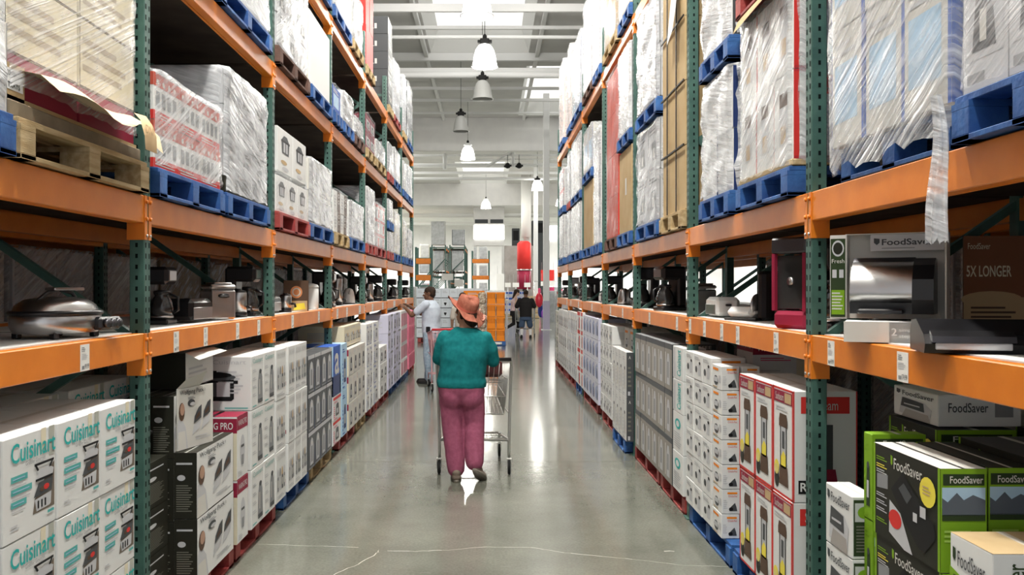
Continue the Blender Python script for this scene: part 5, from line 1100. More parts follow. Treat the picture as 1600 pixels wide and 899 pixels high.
for c in range(3):
    for r in range(4): tag(put('storage_carton', tb_, None, (X(817, y)+.16+.32*c, y+1.4, .302*r)), 'tan carton behind the man in black, %s layer, %s from left' % (('bottom', 'second', 'third', 'top')[r], NTH[c]), 'box', 'tan cartons behind the man in black')
# right distance: hanging goods, clothes
ys = 40
for (px, py, rx, rz, m, lab, nm) in ((842, 469, .17, .32, mat('red_balloon', (.75, .03, .06), .25), 'bright red oval inflatable hanging behind the far column', 'inflatable'), (845, 486, .12, .3, mat('navy_bag', (.04, .06, .25), .5), 'navy bag hanging under the red inflatable', 'bag'), (850, 491, .13, .24, mat('purple_bag', (.30, .08, .50), .5), 'purple bag hanging beside the far white column', 'bag')):
    x = X(px, ys); yy = ys+(.16 if m.name == 'navy_bag' else -.16); mb = MB(); mb.ball((x, yy, Zp(py, ys)), (rx, .12, rz), m, 20, 12); mb.tube([(x, yy, Zp(py, ys)+rz*.9), (x, yy, 1.93), (x, yy+(ys-yy)*.85, 1.935)], .01, blackp, 5); tag(mb.build(nm), lab, 'bag' if nm == 'bag' else nm)
o = empty('garment_rail', (X(847, ys), ys, 0), label='chrome rail carrying the red inflatable and bags', cat='rail')
mb = MB(); mb.tube([(-.35, 0, 0), (-.35, 0, 1.95), (.95, 0, 1.95), (.95, 0, 0)], .02, chrome, 8); mb.build('frame', o)
y = 58
pal_c = (red, dpink, black, white, maroon, grey, pink)
for i in range(12):
    x = X(836, y)+.28*i; z1 = 1.35+.3*random.random(); m = pal_c[i % 7]
    if not (3.0 < x < 3.4 and False): mb = MB(); mb.box(x-.1, x+.1, y, y+.4, .6, z1, m, .05); mb.tube([(x, y+.2, z1), (x, y+.2, z1+.06)], .01, steel, 5); mb.box(x-.02, x+.02, y+.1, y+.3, 0, .6, steel); tag(mb.build('garment'), 'hanging garment beyond the right rack end, %s from left' % (NTH[i] if i < 10 else ('eleventh', 'twelfth')[i-10]), 'clothing', 'garments at the far right')
for (pa, pb, pt, pbt, m, y, lab) in ((845, 866, 422, 439, red, 60, 'red board on the far right behind the second column'), (851, 866, 449, 456, dpink, 57.4, 'crimson low board on the far right'), (690, 708, 428, 438, paper, 40, 'blank white hanging sign over the white cartons'), (710, 724, 437, 448, paper, 40, 'second blank white sign, lower and right'), (776, 788, 428, 462, paper, 57.8, 'tall white card sign left of the silver wall'), (789, 798, 442, 449, paper, 56, 'small white sign, first of three under the silver wall'), (801, 811, 442, 449, paper, 56, 'small white sign, second of three under the silver wall'), (819, 829, 442, 449, paper, 56, 'small white sign under the red drum'), (845, 868, 440, 447, paper, 57, 'long white sign strip on the far right')):
    x0, x1 = X(pa, y), X(pb, y); mb = MB(); mb.box(x0, x1, y, y+.03, Zp(pbt, y), Zp(pt, y), m)
    for x in (x0+.05, x1-.05): mb.tube([(x, y+.015, Zp(pt, y)), (x, y+.015, 9.3 if y < 67 and pt < 430 and False else Zp(pt, y)+.5)], .01, steel, 4)
    mb.tube([((x0+x1)/2, y+.03, 0), ((x0+x1)/2, y+.03, Zp(pbt, y)+.05)], .03, steel, 5); tag(mb.build('hanging_sign'), lab, 'sign')
# silver wall, red drum, duct, air unit, window
y = 64
mb = MB(); mb.box(X(788, y), X(836, y), y, y+.8, 0, Zp(384, y), mat('galvanised_panel', (.24, .225, .205), .45, .5, c2=(.34, .32, .30), scale=1.2), .03); tag(mb.build('cold_room'), 'silvery metal clad cold room standing in the distance', 'cold room')
y = 60; o = empty('promo_drum', (X(819, y), y, 0), label='red octagonal banner drum around the far duct', cat='banner')
mb = MB(); r = .5*(X(830, y)-X(808, y)); mb.lathe([(r, Zp(421, y)), (r, Zp(381, y)), (r*.6, Zp(377, y))], (0, 0, 0), red, 8); mb.build('drum', o)
mb = MB(); mb.lathe([(r, Zp(452, y)), (r, Zp(422, y))], (0, 0, 0), maroon, 8); mb.build('lower_skirt', o); mb = MB(); mb.lathe([(r*1.1, Zp(422, y)-.04), (r*1.1, Zp(422, y)+.04)], (0, 0, 0), steel, 8); mb.build('ring', o)
mb = MB(); mb.box(-.12, .12, -.12, .12, 0, Zp(452, y), blackp); mb.build('stand', o)
mb = MB(); mb.lathe([(.2, Zp(377, 61)), (.2, Zp(371, 61)), (.34, Zp(371, 61)), (.34, ZC-.01)], (X(822, 61), 61, 0), mat('duct_white', (.72, .71, .68), .5), 16); tag(mb.build('air_duct'), 'fat white vertical duct above the red drum', 'duct')
y = 70; o = empty('air_unit', (X(764, y), y, 0), label='white ceiling air unit with black louvres above a glowing panel', cat='air unit')
x0, x1 = X(740, y)-X(764, y), X(788, y)-X(764, y); mb = MB(); mb.box(x0, x1, 0, 1.5, Zp(351, y), 7.9, wallw, .02); mb.build('housing', o)
for i in (0, 1):
    a = x0+.1+(x1-x0)/2*i; mb = MB(); mb.box(a, a+(x1-x0)/2-.18, -.03, 0, Zp(349, y), Zp(343, y), dgrey); mb.build('louvre', o)
mb = MB(); mb.box(x0, x1, 0, .1, Zp(374, y), Zp(352, y), mat('light_panel', (1, .98, .94), .5, emit=3.0)); mb.build('light_panel', o)
mb = MB(); mb.box(x0, x1, .1, 1.0, Zp(384, y), Zp(375, y), wallw); mb.build('base_shelf', o)
for x in (x0+.1, x1-.1): mb = MB(); mb.box(x-.1, x+.1, .2, .4, 0, Zp(384, y), wallw); mb.build('support_post', o)
mb = MB(); mb.box(X(855, 91.7), X(870, 91.7), 91.6, 91.8, Zp(375, 91.7), Zp(318, 91.7), mat('window_daylight', (1, 1, 1), .5, emit=2.5)); struct(mb.build('window_1'))
y = 75
for (pa, pb, pt, m, lab) in ((800, 812, 357, dgrey, 'dark boxed equipment left of the far duct'), (831, 850, 345, dgrey, 'dark tall equipment right of the far duct')):
    mb = MB(); mb.box(X(pa, y), X(pb, y), y, y+1, 0, Zp(pt, y), m, .02); mb.box(X(pa, y)+.1, X(pb, y)-.1, y-.02, y, Zp(pt, y)-1, Zp(pt, y)-.2, black); tag(mb.build('equipment_cabinet'), lab, 'cabinet')
# filler goods rows far away so the floor is not empty
GFF = 'low goods islands far away'
for i, (pa, pb, y, h, m) in enumerate(((764, 786, 56, 1.5, offw), (700, 736, 44, 1.55, lgrey), (736, 762, 46, 1.6, offw), (858, 874, 44, 1.5, lgrey), (870, 900, 30, 1.55, offw), (862, 880, 66, 1.7, white), (600, 650, 40, 1.7, offw))):
    sacks(X(pa, y), X(pb, y), y, 0, h, 4, m, '%s low goods island far away, %s' % (('off-white', 'grey', 'pale', 'light', 'white', 'bright white', 'long')[i], ('left of centre', 'behind the hat', 'behind the crates', 'right of the column', 'beyond the right rack end', 'at the far right', 'beyond the left rack')[i]), GFF, cols=3, art=(a_photo, a_redphoto, a_disc)[i % 3])
# ---------------------------------------------------------------- people and carts
DG = None
def organic(prims, voxel, m, name, parent, smooth=3, wrinkle=0, wscale=6, wstretch=(1, 1, 1), colour=None):
    mb = MB()
    for p in prims:
        if p[0] == 'cap':
            _, a, ra, b, rb = p[:5]; fl = p[5] if len(p) > 5 else (1, 1)
            a, b = Vector(a), Vector(b); t = (b-a); L = t.length; q = t.to_track_quat('Z', 'Y') if L > 1e-6 else None
            rg = []; n = 14
            prof = [(ra*math.sin(PI/2*i/4), -ra*math.cos(PI/2*i/4)) for i in range(5)]+[(rb*math.cos(PI/2*i/4), L+rb*math.sin(PI/2*i/4)) for i in range(5)]
            for (r, h) in prof:
                r = max(r, .0004); rg.append([a+q @ Vector((r*math.cos(2*PI*j/n)*fl[0], r*math.sin(2*PI*j/n)*fl[1], h)) for j in range(n)])
            mb.loft(rg, m, True, True)
        elif p[0] == 'ell':
            M = Matrix.Rotation(p[3][2], 3, 'Z') @ Matrix.Rotation(p[3][1], 3, 'Y') @ Matrix.Rotation(p[3][0], 3, 'X') if len(p) > 3 else None
            mb.ball(p[1], p[2], m, 18, 12, M)
        elif p[0] == 'rings':   # (z, cx, cy, rx, ry) sections, superelliptic
            rg = []
            for (z, cx, cy, rx, ry) in p[1]:
                ring = []
                for j in range(28):
                    a = 2*PI*j/28; c, s_ = math.cos(a), math.sin(a); e = .82
                    ring.append((cx+rx*math.copysign(abs(c)**e, c), cy+ry*math.copysign(abs(s_)**e, s_), z))
                rg.append(ring)
            mb.loft(rg, m, True, True)
    o = bpy.data.objects.new('tmp', mb.mesh('tmp')); r = o.modifiers.new('r', 'REMESH'); r.mode = 'VOXEL'; r.voxel_size = voxel; r.use_smooth_shade = True
    s = o.modifiers.new('s', 'SMOOTH'); s.iterations = smooth; s.factor = .5
    me = baked(o); bpy.data.objects.remove(o)
    me.materials.clear(); me.materials.append(m); me.name = name
    if wrinkle:
        nm = [v.normal.copy() for v in me.vertices]
        for v, vn in zip(me.vertices, nm):
            c = v.co.copy(); n = noise.noise(Vector((c.x*wscale*wstretch[0], c.y*wscale*wstretch[1], c.z*wscale*wstretch[2])))+.5*noise.noise(Vector((c.x*wscale*2.3, c.y*wscale*2.3, c.z*wscale*2.3+4)))
            v.co = c+vn*n*wrinkle
    return put(name, me, parent)
def hand(w, d, up, side, curl=.5, L=.18, s=1.0):
    """wrist, direction, back-of-hand normal; side +1 right, -1 left: five separate fingers"""
    w, d, up = Vector(w), Vector(d).normalized(), Vector(up).normalized(); x = d.cross(up).normalized()*side; up = x.cross(d)*side; up.normalize()
    pr = [('cap', w-d*.02, .024*s, w+d*.03*s, .026*s)]
    for k, (off, ln, r) in enumerate(((-.030, .062, .0078), (-.010, .074, .0085), (.011, .079, .0088), (.031, .071, .0085))):
        base = w+d*.085*s+x*off*-1*s; pr.append(('cap', w+d*.02*s+x*off*-.6*s, .015*s, base, .0125*s))
        p = base; dd = d.copy()
        for j, f_ in enumerate((.45, .32, .25)):
            ax = dd.cross(up).normalized(); dd = (Matrix.Rotation(-curl*(.7+.25*j), 3, ax) @ dd).normalized(); q = p+dd*ln*f_*s
            pr.append(('cap', p, r*s*(1-.08*j), q, r*s*(.93-.08*j))); p = q
    th = w+d*.03*s+x*.028*s; t1 = th+(d*.6+x*.7-up*.3).normalized()*.035*s; t2 = t1+(d*.85+x*.15-up*.5).normalized()*.030*s
    pr += [('cap', w+d*.01*s, .018*s, th, .014*s), ('cap', th, .013*s, t1, .0105*s), ('cap', t1, .0102*s, t2, .008*s)]
    return pr
def head(c, yaw, pitch, roll, s=1.0):
    """head centre; face looks along +Y before yaw"""
    R = Matrix.Rotation(yaw, 3, 'Z') @ Matrix.Rotation(pitch, 3, 'X') @ Matrix.Rotation(roll, 3, 'Y'); c = Vector(c)
    P = lambda x, y, z: c+R @ Vector((x*s, y*s, z*s))
    eu = (pitch, roll, yaw)
    pr = [('ell', P(0, -.012, .03), (.075*s, .095*s, .085*s), eu), ('ell', P(0, .018, -.03), (.062*s, .075*s, .075*s), eu), ('cap', P(0, .05, -.085), .024*s, P(0, .062, -.078), .022*s), ('cap', P(-.045, .0, -.07), .02*s, P(-.012, .055, -.092), .02*s), ('cap', P(.045, .0, -.07), .02*s, P(.012, .055, -.092), .02*s),
          ('cap', P(0, .088, .012), .008*s, P(0, .108, -.022), .013*s), ('ell', P(-.012, .094, -.026), (.009*s, .01*s, .007*s), eu), ('ell', P(.012, .094, -.026), (.009*s, .01*s, .007*s), eu),
          ('cap', P(-.04, .072, .028), .012*s, P(.04, .072, .028), .012*s), ('ell', P(-.036, .062, -.018), (.018*s, .016*s, .016*s), eu), ('ell', P(.036, .062, -.018), (.018*s, .016*s, .016*s), eu),
          ('cap', P(-.018, .084, -.052), .0075*s, P(.018, .084, -.052), .0075*s), ('cap', P(-.015, .083, -.063), .008*s, P(.015, .083, -.063), .008*s)]
    for sx in (-1, 1): pr += [('ell', P(sx*.078, -.008, -.002), (.009*s, .018*s, .032*s), eu), ('ell', P(sx*.084, -.016, .012), (.006*s, .015*s, .018*s), eu)]
    return pr, P, R
eyew = mat('eye_white', (.8, .78, .75), .3); eyeb = mat('eye_iris', (.03, .02, .015), .2); lipm = mat('lip_skin', (.35, .12, .09), .5)
def face(P, R, s, parent):
    mb = MB()
    for sx in (-1, 1): mb.ball(P(sx*.031, .072, .008), (.012*s,)*3, eyew, 12, 8); mb.ball(P(sx*.031, .0805, .008), (.0062*s,)*3, eyeb, 10, 6)
    mb.build('eyes', parent); mb = MB(); mb.tube([P(-.022, .086, -.057), P(-.010, .093, -.054), (P(0, .095, -.056)), P(.010, .093, -.054), P(.022, .086, -.057)], .005*s, lipm, 6); mb.build('mouth', parent)
    mb = MB()
    for sx in (-1, 1): mb.tube([P(sx*.018, .088, .030), P(sx*.034, .084, .036), P(sx*.050, .070, .031)], .004*s, eyeb, 6)
    mb.build('eyebrows', parent)
def shoe(parent, heel, toe, m, sole, w=.045, up=(0, 0, 1), name='shoe', v=.006):
    h, t = Vector(heel), Vector(toe); d = (t-h).normalized(); u = (Vector(up)-d*Vector(up).dot(d)).normalized()
    o = organic([('cap', h+u*.035, w*.85, t+u*.028-d*.02, w*.92, (1, .8)), ('cap', h+u*.07, w*.8, h+d*.06+u*.05, w*.85)], v, m, name, parent, 3)
    x = d.cross(u); mb = MB(); rg = []
    for k in (0, 1):
        ring = []
        for j in range(20):
            a = 2*PI*j/20; q = (h+t)/2+d*math.cos(a)*((t-h).length/2+w*.85)+x*math.sin(a)*w*(.98 if math.cos(a) > -.2 else .82); ring.append(q+u*(-.004+.022*k))
        rg.append(ring)
    mb.loft(rg, sole, True, True); mb.build('sole', o); return o
def cloth(name, c, c2=None, rough=.9): return mat(name, c, rough, c2=c2, scale=30, bump=.25, bscale=220, spec=.2)
skinA = mat('light_brown_skin', (.42, .24, .16), .5, c2=(.46, .28, .19), scale=20); skinB = mat('brown_skin', (.16, .08, .05), .5, c2=(.19, .10, .065), scale=20); skinC = mat('fair_skin', (.60, .40, .30), .5)
hairm = mat('dark_hair', (.022, .014, .010), .6, c2=(.05, .03, .02), scale=60, stretch=(1, 1, .2), bump=.6, bscale=150)
# --- shopping cart
cartwire = mat('zinc_cart_wire', (.50, .50, .48), .35, .7)
def cart(loc, rz, label, wire=None, hm=None, s=1.0, dense=True, group=None):
    wire = wire or cartwire; hm = hm or blackp; o = empty('shopping_cart', loc, rz, label=label, cat='cart', group=group); o.scale = (s, s, s)
    W0, W1, Lc, zt, zt1, zb, zb1 = .325, .235, .90, 1.02, .94, .54, .60
    def P(u, y, v):   # u -1..1 across, y 0..1 along, v 0..1 height
        w = W0+(W1-W0)*y; b = zb+(zb1-zb)*y; t = zt+(zt1-zt)*y; return (u*w*(.82+.18*v), .05+Lc*y-(.05*(1-v) if y > .9 else 0), b+(t-b)*v)
    mb = MB(); r = .0032
    for v in (0, .33, .66, 1.0):
        R_ = .006 if v in (0, 1.0) else .004
        mb.tube([P(-1, 0, v), P(-1, 1, v), P(1, 1, v), P(1, 0, v), P(-1, 0, v)], R_, wire, 6)
    n = 22 if dense else 10
    for i in range(n+1):
        y = i/n
        for u in (-1, 1): mb.tube([P(u, y, 0), P(u, y, 1)], r, wire, 5)
        mb.tube([P(-1, y, 0), P(1, y, 0)], r, wire, 5)
    for i in range(1, 14):
        u = -1+2*i/14
        mb.tube([P(u, 0, 0), P(u, 0, .95)], r, wire, 5); mb.tube([P(u, 1, 0), P(u, 1, 1)], r, wire, 5); mb.tube([P(u, 0, 0), P(u, 1, 0)], r, wire, 5)
    mb.build('basket', o)
    mb = MB()
    for z, y in ((.82, .12), (.82, .30)): mb.tube([(-.27, y, z), (.27, y, z)], .005, wire, 6)
    for i in range(9): x = -.24+.06*i; mb.tube([(x, .07, .84), (x, .30, .82), (x, .34, 1.0)], r, wire, 5)
    mb.tube([(-.27, .34, 1.0), (.27, .34, 1.0)], .005, wire, 6); mb.build('child_seat', o)
    mb = MB(); mb.tube([(-.335, -.02, 1.04), (.335, -.02, 1.04)], .016, hm, 12); mb.box(-.10, .10, -.04, .01, 1.03, 1.055, hm, .008); mb.build('handle', o)
    mb = MB()
    for sx in (-1, 1):
        mb.tube([(sx*.33, -.02, 1.04), (sx*.33, .03, 1.03), (sx*.335, .06, .98), (sx*.32, .08, .56), (sx*.315, .10, .32), (sx*.315, .10, .14)], .013, wire, 8)
        mb.tube([(sx*.315, .10, .30), (sx*.26, .50, .27), (sx*.22, .90, .24), (sx*.22, .92, .15)], .012, wire, 8); mb.tube([(sx*.32, .08, .54), (sx*.24, .55, .57), (sx*.22, .92, .60)], .008, wire, 6)
    mb.tube([(-.315, .10, .30), (.315, .10, .30)], .011, wire, 8); mb.tube([(-.22, .90, .24), (.22, .90, .24)], .011, wire, 8); mb.build('frame', o)
    mb = MB()
    for i in range(11): u = -1+2*i/10; mb.tube([(u*.30, .10, .29), (u*.21, .90, .245)], .0035, wire, 5)
    for y, w in ((.3, .28), (.5, .26), (.7, .24)): mb.tube([(-w, y, .30-.05*y), (w, y, .30-.05*y)], .004, wire, 5)
    mb.build('lower_rack', o)
    for (x, y) in ((-.315, .06), (.315, .06), (-.22, .90), (.22, .90)):
        f = MB(); f.box(x-.022, x-.017, y-.02, y+.02, .055, .14, cartwire, .002); f.box(x+.017, x+.022, y-.02, y+.02, .055, .14, cartwire, .002); f.box(x-.022, x+.022, y-.02, y+.02, .135, .145, cartwire, .002); f = f.build('caster_fork', o)
        mb = MB(); mb.lathe([(.030, -.013), (.058, -.013), (.064, -.007), (.064, .007), (.058, .013), (.030, .013)], (x, y, .065), rubber, 24, 'x'); mb.lathe([(.03, -.014), (.03, .014)], (x, y, .065), lgrey, 16, 'x'); mb.build('wheel', f)
    return o
cart((-.135, 8.12, 0), -.02, 'large grey wire shopping cart pushed by the shopper in the salmon hat')
# --- shopper in the hat
wm = empty('person', (0, 0, 0), label='person in salmon hat, teal shirt and plum trousers pushing a wire cart', cat='person'); Y = 7.92
hc = (-.208, Y+.05, 1.450); hp, HP, HR = head(hc, .75, -.30, .12, .98)
body = [('cap', (-.205, Y-.005, 1.33), .056, (-.203, Y+.025, 1.42), .054), *hp]
LS, RS = (-.385, Y-.01, 1.24), (-.030, Y-.01, 1.232); LE, RE = (-.440, Y+.04, 1.06), (.030, Y+.04, 1.05); LW, RW = (-.430, Y+.20, 1.045), (.040, Y+.205, 1.06)
body += [('cap', LS, .05, LE, .045), ('cap', RS, .05, RE, .045), ('cap', LE, .042, LW, .027), ('cap', RE, .044, RW, .029)]
body += [('rings', [(.77, -.235, Y, .15, .09), (.9, -.235, Y, .175, .13), (1.1, -.22, Y, .17, .13), (1.25, -.205, Y, .17, .10), (1.33, -.205, Y, .09, .06)])]
body += [('cap', (-.315, Y, .78), .075, (-.315, Y+.01, .48), .055), ('cap', (-.315, Y+.01, .48), .052, (-.285, Y-.02, .09), .036), ('cap', (-.155, Y, .78), .075, (-.125, Y+.01, .48), .055), ('cap', (-.125, Y+.01, .48), .052, (-.120, Y-.10, .16), .036)]
body += hand(LW, (.1, 1, -.05), (-.15, .15, 1), -1, .75)+hand(RW, (-.2, 1, -.1), (.15, .15, 1), 1, .75)
organic(body, .0055, skinA, 'body', wm, 3); face(HP, HR, .98, wm)
tealc = cloth('teal_knit_cotton', (.004, .135, .145), (.008, .175, .185))
shirt = [('rings', [(.815, -.238, Y, .212, .165), (.86, -.238, Y, .218, .172), (.90, -.236, Y, .206, .165), (.98, -.228, Y, .205, .165), (1.06, -.22, Y-.005, .213, .165), (1.15, -.212, Y-.01, .215, .150), (1.22, -.205, Y-.01, .212, .125), (1.27, -.203, Y-.005, .178, .10), (1.31, -.203, Y, .125, .082), (1.333, -.204, Y, .090, .072)]),
         ('cap', LS, .068, (-.420, Y+.005, 1.14), .064), ('cap', (-.420, Y+.005, 1.14), .064, (-.442, Y+.035, 1.055), .058), ('cap', RS, .068, (.010, Y+.005, 1.13), .065), ('cap', (.010, Y+.005, 1.13), .065, (.034, Y+.04, 1.04), .060), ('cap', (-.36, Y-.01, 1.10), .07, (-.30, Y-.01, .95), .08), ('cap', (-.06, Y-.01, 1.10), .07, (-.12, Y-.01, .95), .08)]
organic(shirt, .008, tealc, 'shirt', wm, 3, .007, 7, (.6, 1, 1.6))
plum = cloth('plum_cotton_twill', (.27, .07, .125), (.33, .095, .16))
pants = [('rings', [(.71, -.236, Y, .180, .120), (.76, -.236, Y, .204, .148), (.80, -.237, Y, .207, .160), (.85, -.238, Y, .203, .160)]), ('ell', (-.318, Y-.045, .745), (.105, .105, .13)), ('ell', (-.155, Y-.045, .745), (.105, .105, .13)),
         ('cap', (-.332, Y, .74), .107, (-.318, Y+.01, .50), .096), ('cap', (-.318, Y+.01, .50), .096, (-.285, Y-.01, .105), .078), ('cap', (-.140, Y, .74), .107, (-.125, Y+.02, .50), .096), ('cap', (-.125, Y+.02, .50), .096, (-.125, Y-.07, .17), .078)]
organic(pants, .008, plum, 'trousers', wm, 14, .008, 6, (1.4, 1, .8))
shoem = mat('taupe_shoe_leather', (.16, .125, .10), .6); solem = mat('pale_shoe_sole', (.20, .18, .15), .7)
shoe(wm, (-.280, Y-.07, .004), (-.295, Y+.10, .004), shoem, solem, .047); shoe(wm, (-.115, Y-.12, .095), (-.050, Y-.02, .012), shoem, solem, .046, up=(-.2, .5, 1))
hr = []
Ph = HP
hr += [('ell', Ph(0, -.022, .035), (.083, .098, .090), (-.30, .12, .75)), ('ell', Ph(0, -.060, -.03), (.078, .052, .085), (-.30, .12, .75)), ('ell', Ph(.01, -.055, -.085), (.068, .045, .055), (-.30, .12, .75)), ('cap', Ph(-.055, -.03, 0), .03, Ph(-.06, -.02, -.05), .018), ('cap', Ph(.055, -.03, 0), .03, Ph(.06, -.02, -.05), .018), ('cap', Ph(-.02, -.075, -.06), .035, Ph(.02, -.075, -.06), .035)]
organic(hr, .006, hairm, 'hair', wm, 2, .003, 40)
salmon = mat('salmon_straw', (.31, .105, .07), .8, c2=(.40, .15, .10), scale=40, bump=.5, bscale=130)
HM = Matrix.Translation(Vector(hc)+Vector((.012, -.012, .050))) @ Matrix.Rotation(.36, 4, 'Y') @ Matrix.Rotation(.34, 4, 'X') @ Matrix.Rotation(.5, 4, 'Z')
mb = MB(); prof = [(.100, -.004), (.101, .03), (.098, .070), (.088, .098), (.060, .108), (.02, .096), (.002, .090)]; rg = []
for (r, z) in prof: rg.append([HM @ Vector((r*math.cos(2*PI*j/36)*.93, r*math.sin(2*PI*j/36)*1.08, z+(.012*math.cos(4*PI*j/36) if z > .07 else 0)+.003*noise.noise(Vector((j, z*50, 1))))) for j in range(36)])
mb.loft(rg, salmon, True, False); hat = mb.build('hat', wm)
mb = MB(); rg = []
for i in range(7):
    r = .092+.098*i/6; ring = []
    for j in range(48):
        a = 2*PI*j/48; t = i/6; z = .055*t*t*math.cos(a)**2*(1.15 if math.cos(a) < 0 else .15)-.030*t*math.sin(a)**2-(.05*t if math.cos(a) > .3 else 0)+.008*t*math.sin(7*a)
        ring.append(HM @ Vector((r*math.cos(a)*.96, r*math.sin(a)*1.1, z)))
    rg.append(ring)
rg += [[Vector(p)-Vector((0, 0, .004)) for p in r_] for r_ in rg[::-1]]
mb.loft(rg, salmon, True, False); mb.build('brim', hat)
mb = MB(); rg = []
for (r, z) in ((.101, .0), (.101, .022)): rg.append([HM @ Vector((r*math.cos(2*PI*j/36)*.93, r*math.sin(2*PI*j/36)*1.08, z)) for j in range(36)])
mb.loft(rg, mat('rose_hat_band', (.50, .15, .11), .8), True, False); mb.build('hat_band', hat)
mb = MB()
for k in range(3):
    P_ = []
    for i in range(8): t = i/7; P_.append([HM @ Vector((.085+.07*t+.01*k, -.075-.02*k+.016*math.sin(9*t+k)+w_, .028+.018*math.sin(6*t+2*k)-.020*k-.03*t)) for w_ in (-.010, .010)])
    mb.loft(P_, mat('pale_salmon_ruffle', (.60, .27, .20), .8), True, False, False)
mb.build('ruffle', hat)
mb = MB(); mb.tube([(-.43, Y+.13, 1.05), (-.43, Y+.145, 1.05)], .031, darksteel, 14); mb.build('wristwatch', wm)
o = empty('handbag', (.03, 8.36, .845), .1, label='dark maroon handbag standing on the cart child seat', cat='bag')
mb = MB(); mb.box(-.12, .09, -.06, .06, .012, .17, mat('maroon_leather', (.07, .012, .012), .35), .03); mb.build('body', o); mb = MB(); mb.tube([(-.08, 0, .16), (-.06, 0, .23), (.03, 0, .23), (.05, 0, .16)], .008, maroon, 8); mb.build('strap', o)
# --- man reaching to the shelf
mn = empty('person', (-1.02, 15.95, 0), 1.25, label='person in pale blue shirt and faded jeans reaching to the left shelf', cat='person')
hp, HP, HR = head((0, .03, 1.565), .12, -.08, 0, 1.05)
SL, SR = (-.185, .02, 1.39), (.185, .03, 1.39); EL, ER = (-.235, .26, 1.20), (.20, .27, 1.22); WL, WR = (-.14, .43, 1.33), (.12, .45, 1.345)
body = [('cap', (0, -.005, 1.42), .058, (0, .015, 1.52), .055), *hp, ('rings', [(.85, 0, 0, .15, .11), (1.0, 0, 0, .15, .11), (1.2, 0, 0, .17, .12), (1.38, 0, 0, .18, .11), (1.45, 0, 0, .08, .06)])]
body += [('cap', SL, .055, EL, .044), ('cap', EL, .042, WL, .028), ('cap', SR, .055, ER, .044), ('cap', ER, .042, WR, .028)]+hand(WL, (.1, .7, .35), (-.3, .3, .8), -1, .45)+hand(WR, (-.1, .7, .3), (.3, .3, .8), 1, .45)
body += [('cap', (-.09, 0, .88), .08, (-.10, .02, .48), .055), ('cap', (-.10, .02, .48), .05, (-.11, -.02, .08), .036), ('cap', (.09, 0, .88), .08, (.13, .06, .48), .055), ('cap', (.13, .06, .48), .05, (.12, .10, .08), .036)]
organic(body, .0075, skinB, 'body', mn, 3); face(HP, HR, 1.05, mn)
pb = cloth('pale_blue_cotton', (.55, .62, .72), (.62, .69, .78)); jean = cloth('faded_denim', (.27, .37, .47), (.40, .49, .57))
organic([('rings', [(.89, 0, -.01, .175, .155), (.94, 0, -.01, .175, .155), (1.05, 0, -.005, .17, .155), (1.2, 0, -.01, .185, .155), (1.33, 0, -.01, .19, .14), (1.40, 0, 0, .16, .11), (1.455, 0, .0, .08, .07)]), ('cap', SL, .075, (-.222, .17, 1.26), .066), ('cap', SR, .075, (.20, .17, 1.27), .066)], .009, pb, 'shirt', mn, 3, .009, 7)
organic([('rings', [(.78, 0, 0, .165, .13), (.86, 0, -.01, .17, .145), (.93, 0, -.005, .160, .135)]), ('cap', (-.085, 0, .82), .102, (-.10, .02, .48), .078), ('cap', (-.10, .02, .48), .078, (-.11, -.02, .09), .068), ('cap', (.085, 0, .82), .102, (.13, .06, .48), .078), ('cap', (.13, .06, .48), .078, (.12, .10, .09), .068)], .009, jean, 'jeans', mn, 3, .008, 8)
sh = mat('black_shoe_leather', (.02, .02, .02), .45)
shoe(mn, (-.11, -.05, .004), (-.115, .17, .004), sh, sh, .048, v=.009); shoe(mn, (.12, .07, .004), (.125, .29, .004), sh, sh, .048, v=.009)
organic([('ell', HP(0, -.018, .045), (.084, .104, .088), (-.08, 0, .12)), ('ell', HP(0, -.055, -.0), (.075, .055, .075), (-.08, 0, .12))], .008, hairm, 'hair', mn, 2, .003, 40)
mb = MB(); mb.box(-.19, -.165, -.06, .02, .90, 1.0, blackp, .01); mb.build('belt_pouch', mn)
cart((-.60, 14.6, 0), .25, 'cart with pinkish wires standing between the reaching person and the hat shopper', mat('pink_cart_wire', (.62, .36, .38), .5, .2), mat('red_cart_handle', (.6, .05, .06), .4), .97)
# --- far shoppers
mn = empty('person', (1.22, 30.2, 0), 0, label='person in black shirt and denim shorts pushing a cart in the distance', cat='person')
hp, HP, HR = head((.01, .10, 1.47), 0, -.25, 0, .98)
body = [('cap', (0, .04, 1.32), .058, (.005, .08, 1.42), .055), *hp, ('rings', [(.75, 0, 0, .17, .13), (1.0, 0, 0, .17, .13), (1.2, 0, .02, .19, .12), (1.34, 0, .03, .09, .06)]), ('cap', (-.2, .02, 1.27), .055, (-.30, .10, 1.02), .045), ('cap', (-.30, .10, 1.02), .042, (-.24, .34, 1.02), .028), ('cap', (.2, .02, 1.27), .055, (.30, .10, 1.02), .045), ('cap', (.30, .10, 1.02), .042, (.24, .34, 1.02), .028)]
body += hand((-.24, .34, 1.02), (0, 1, 0), (0, .1, 1), -1, .7)+hand((.24, .34, 1.02), (0, 1, 0), (0, .1, 1), 1, .7)
body += [('cap', (-.10, 0, .78), .09, (-.12, .02, .45), .06), ('cap', (-.12, .02, .45), .058, (-.14, -.05, .08), .04), ('cap', (.10, 0, .78), .09, (.14, .04, .45), .06), ('cap', (.14, .04, .45), .058, (.16, .05, .08), .04)]
organic(body, .011, skinB, 'body', mn, 2); face(HP, HR, .98, mn)
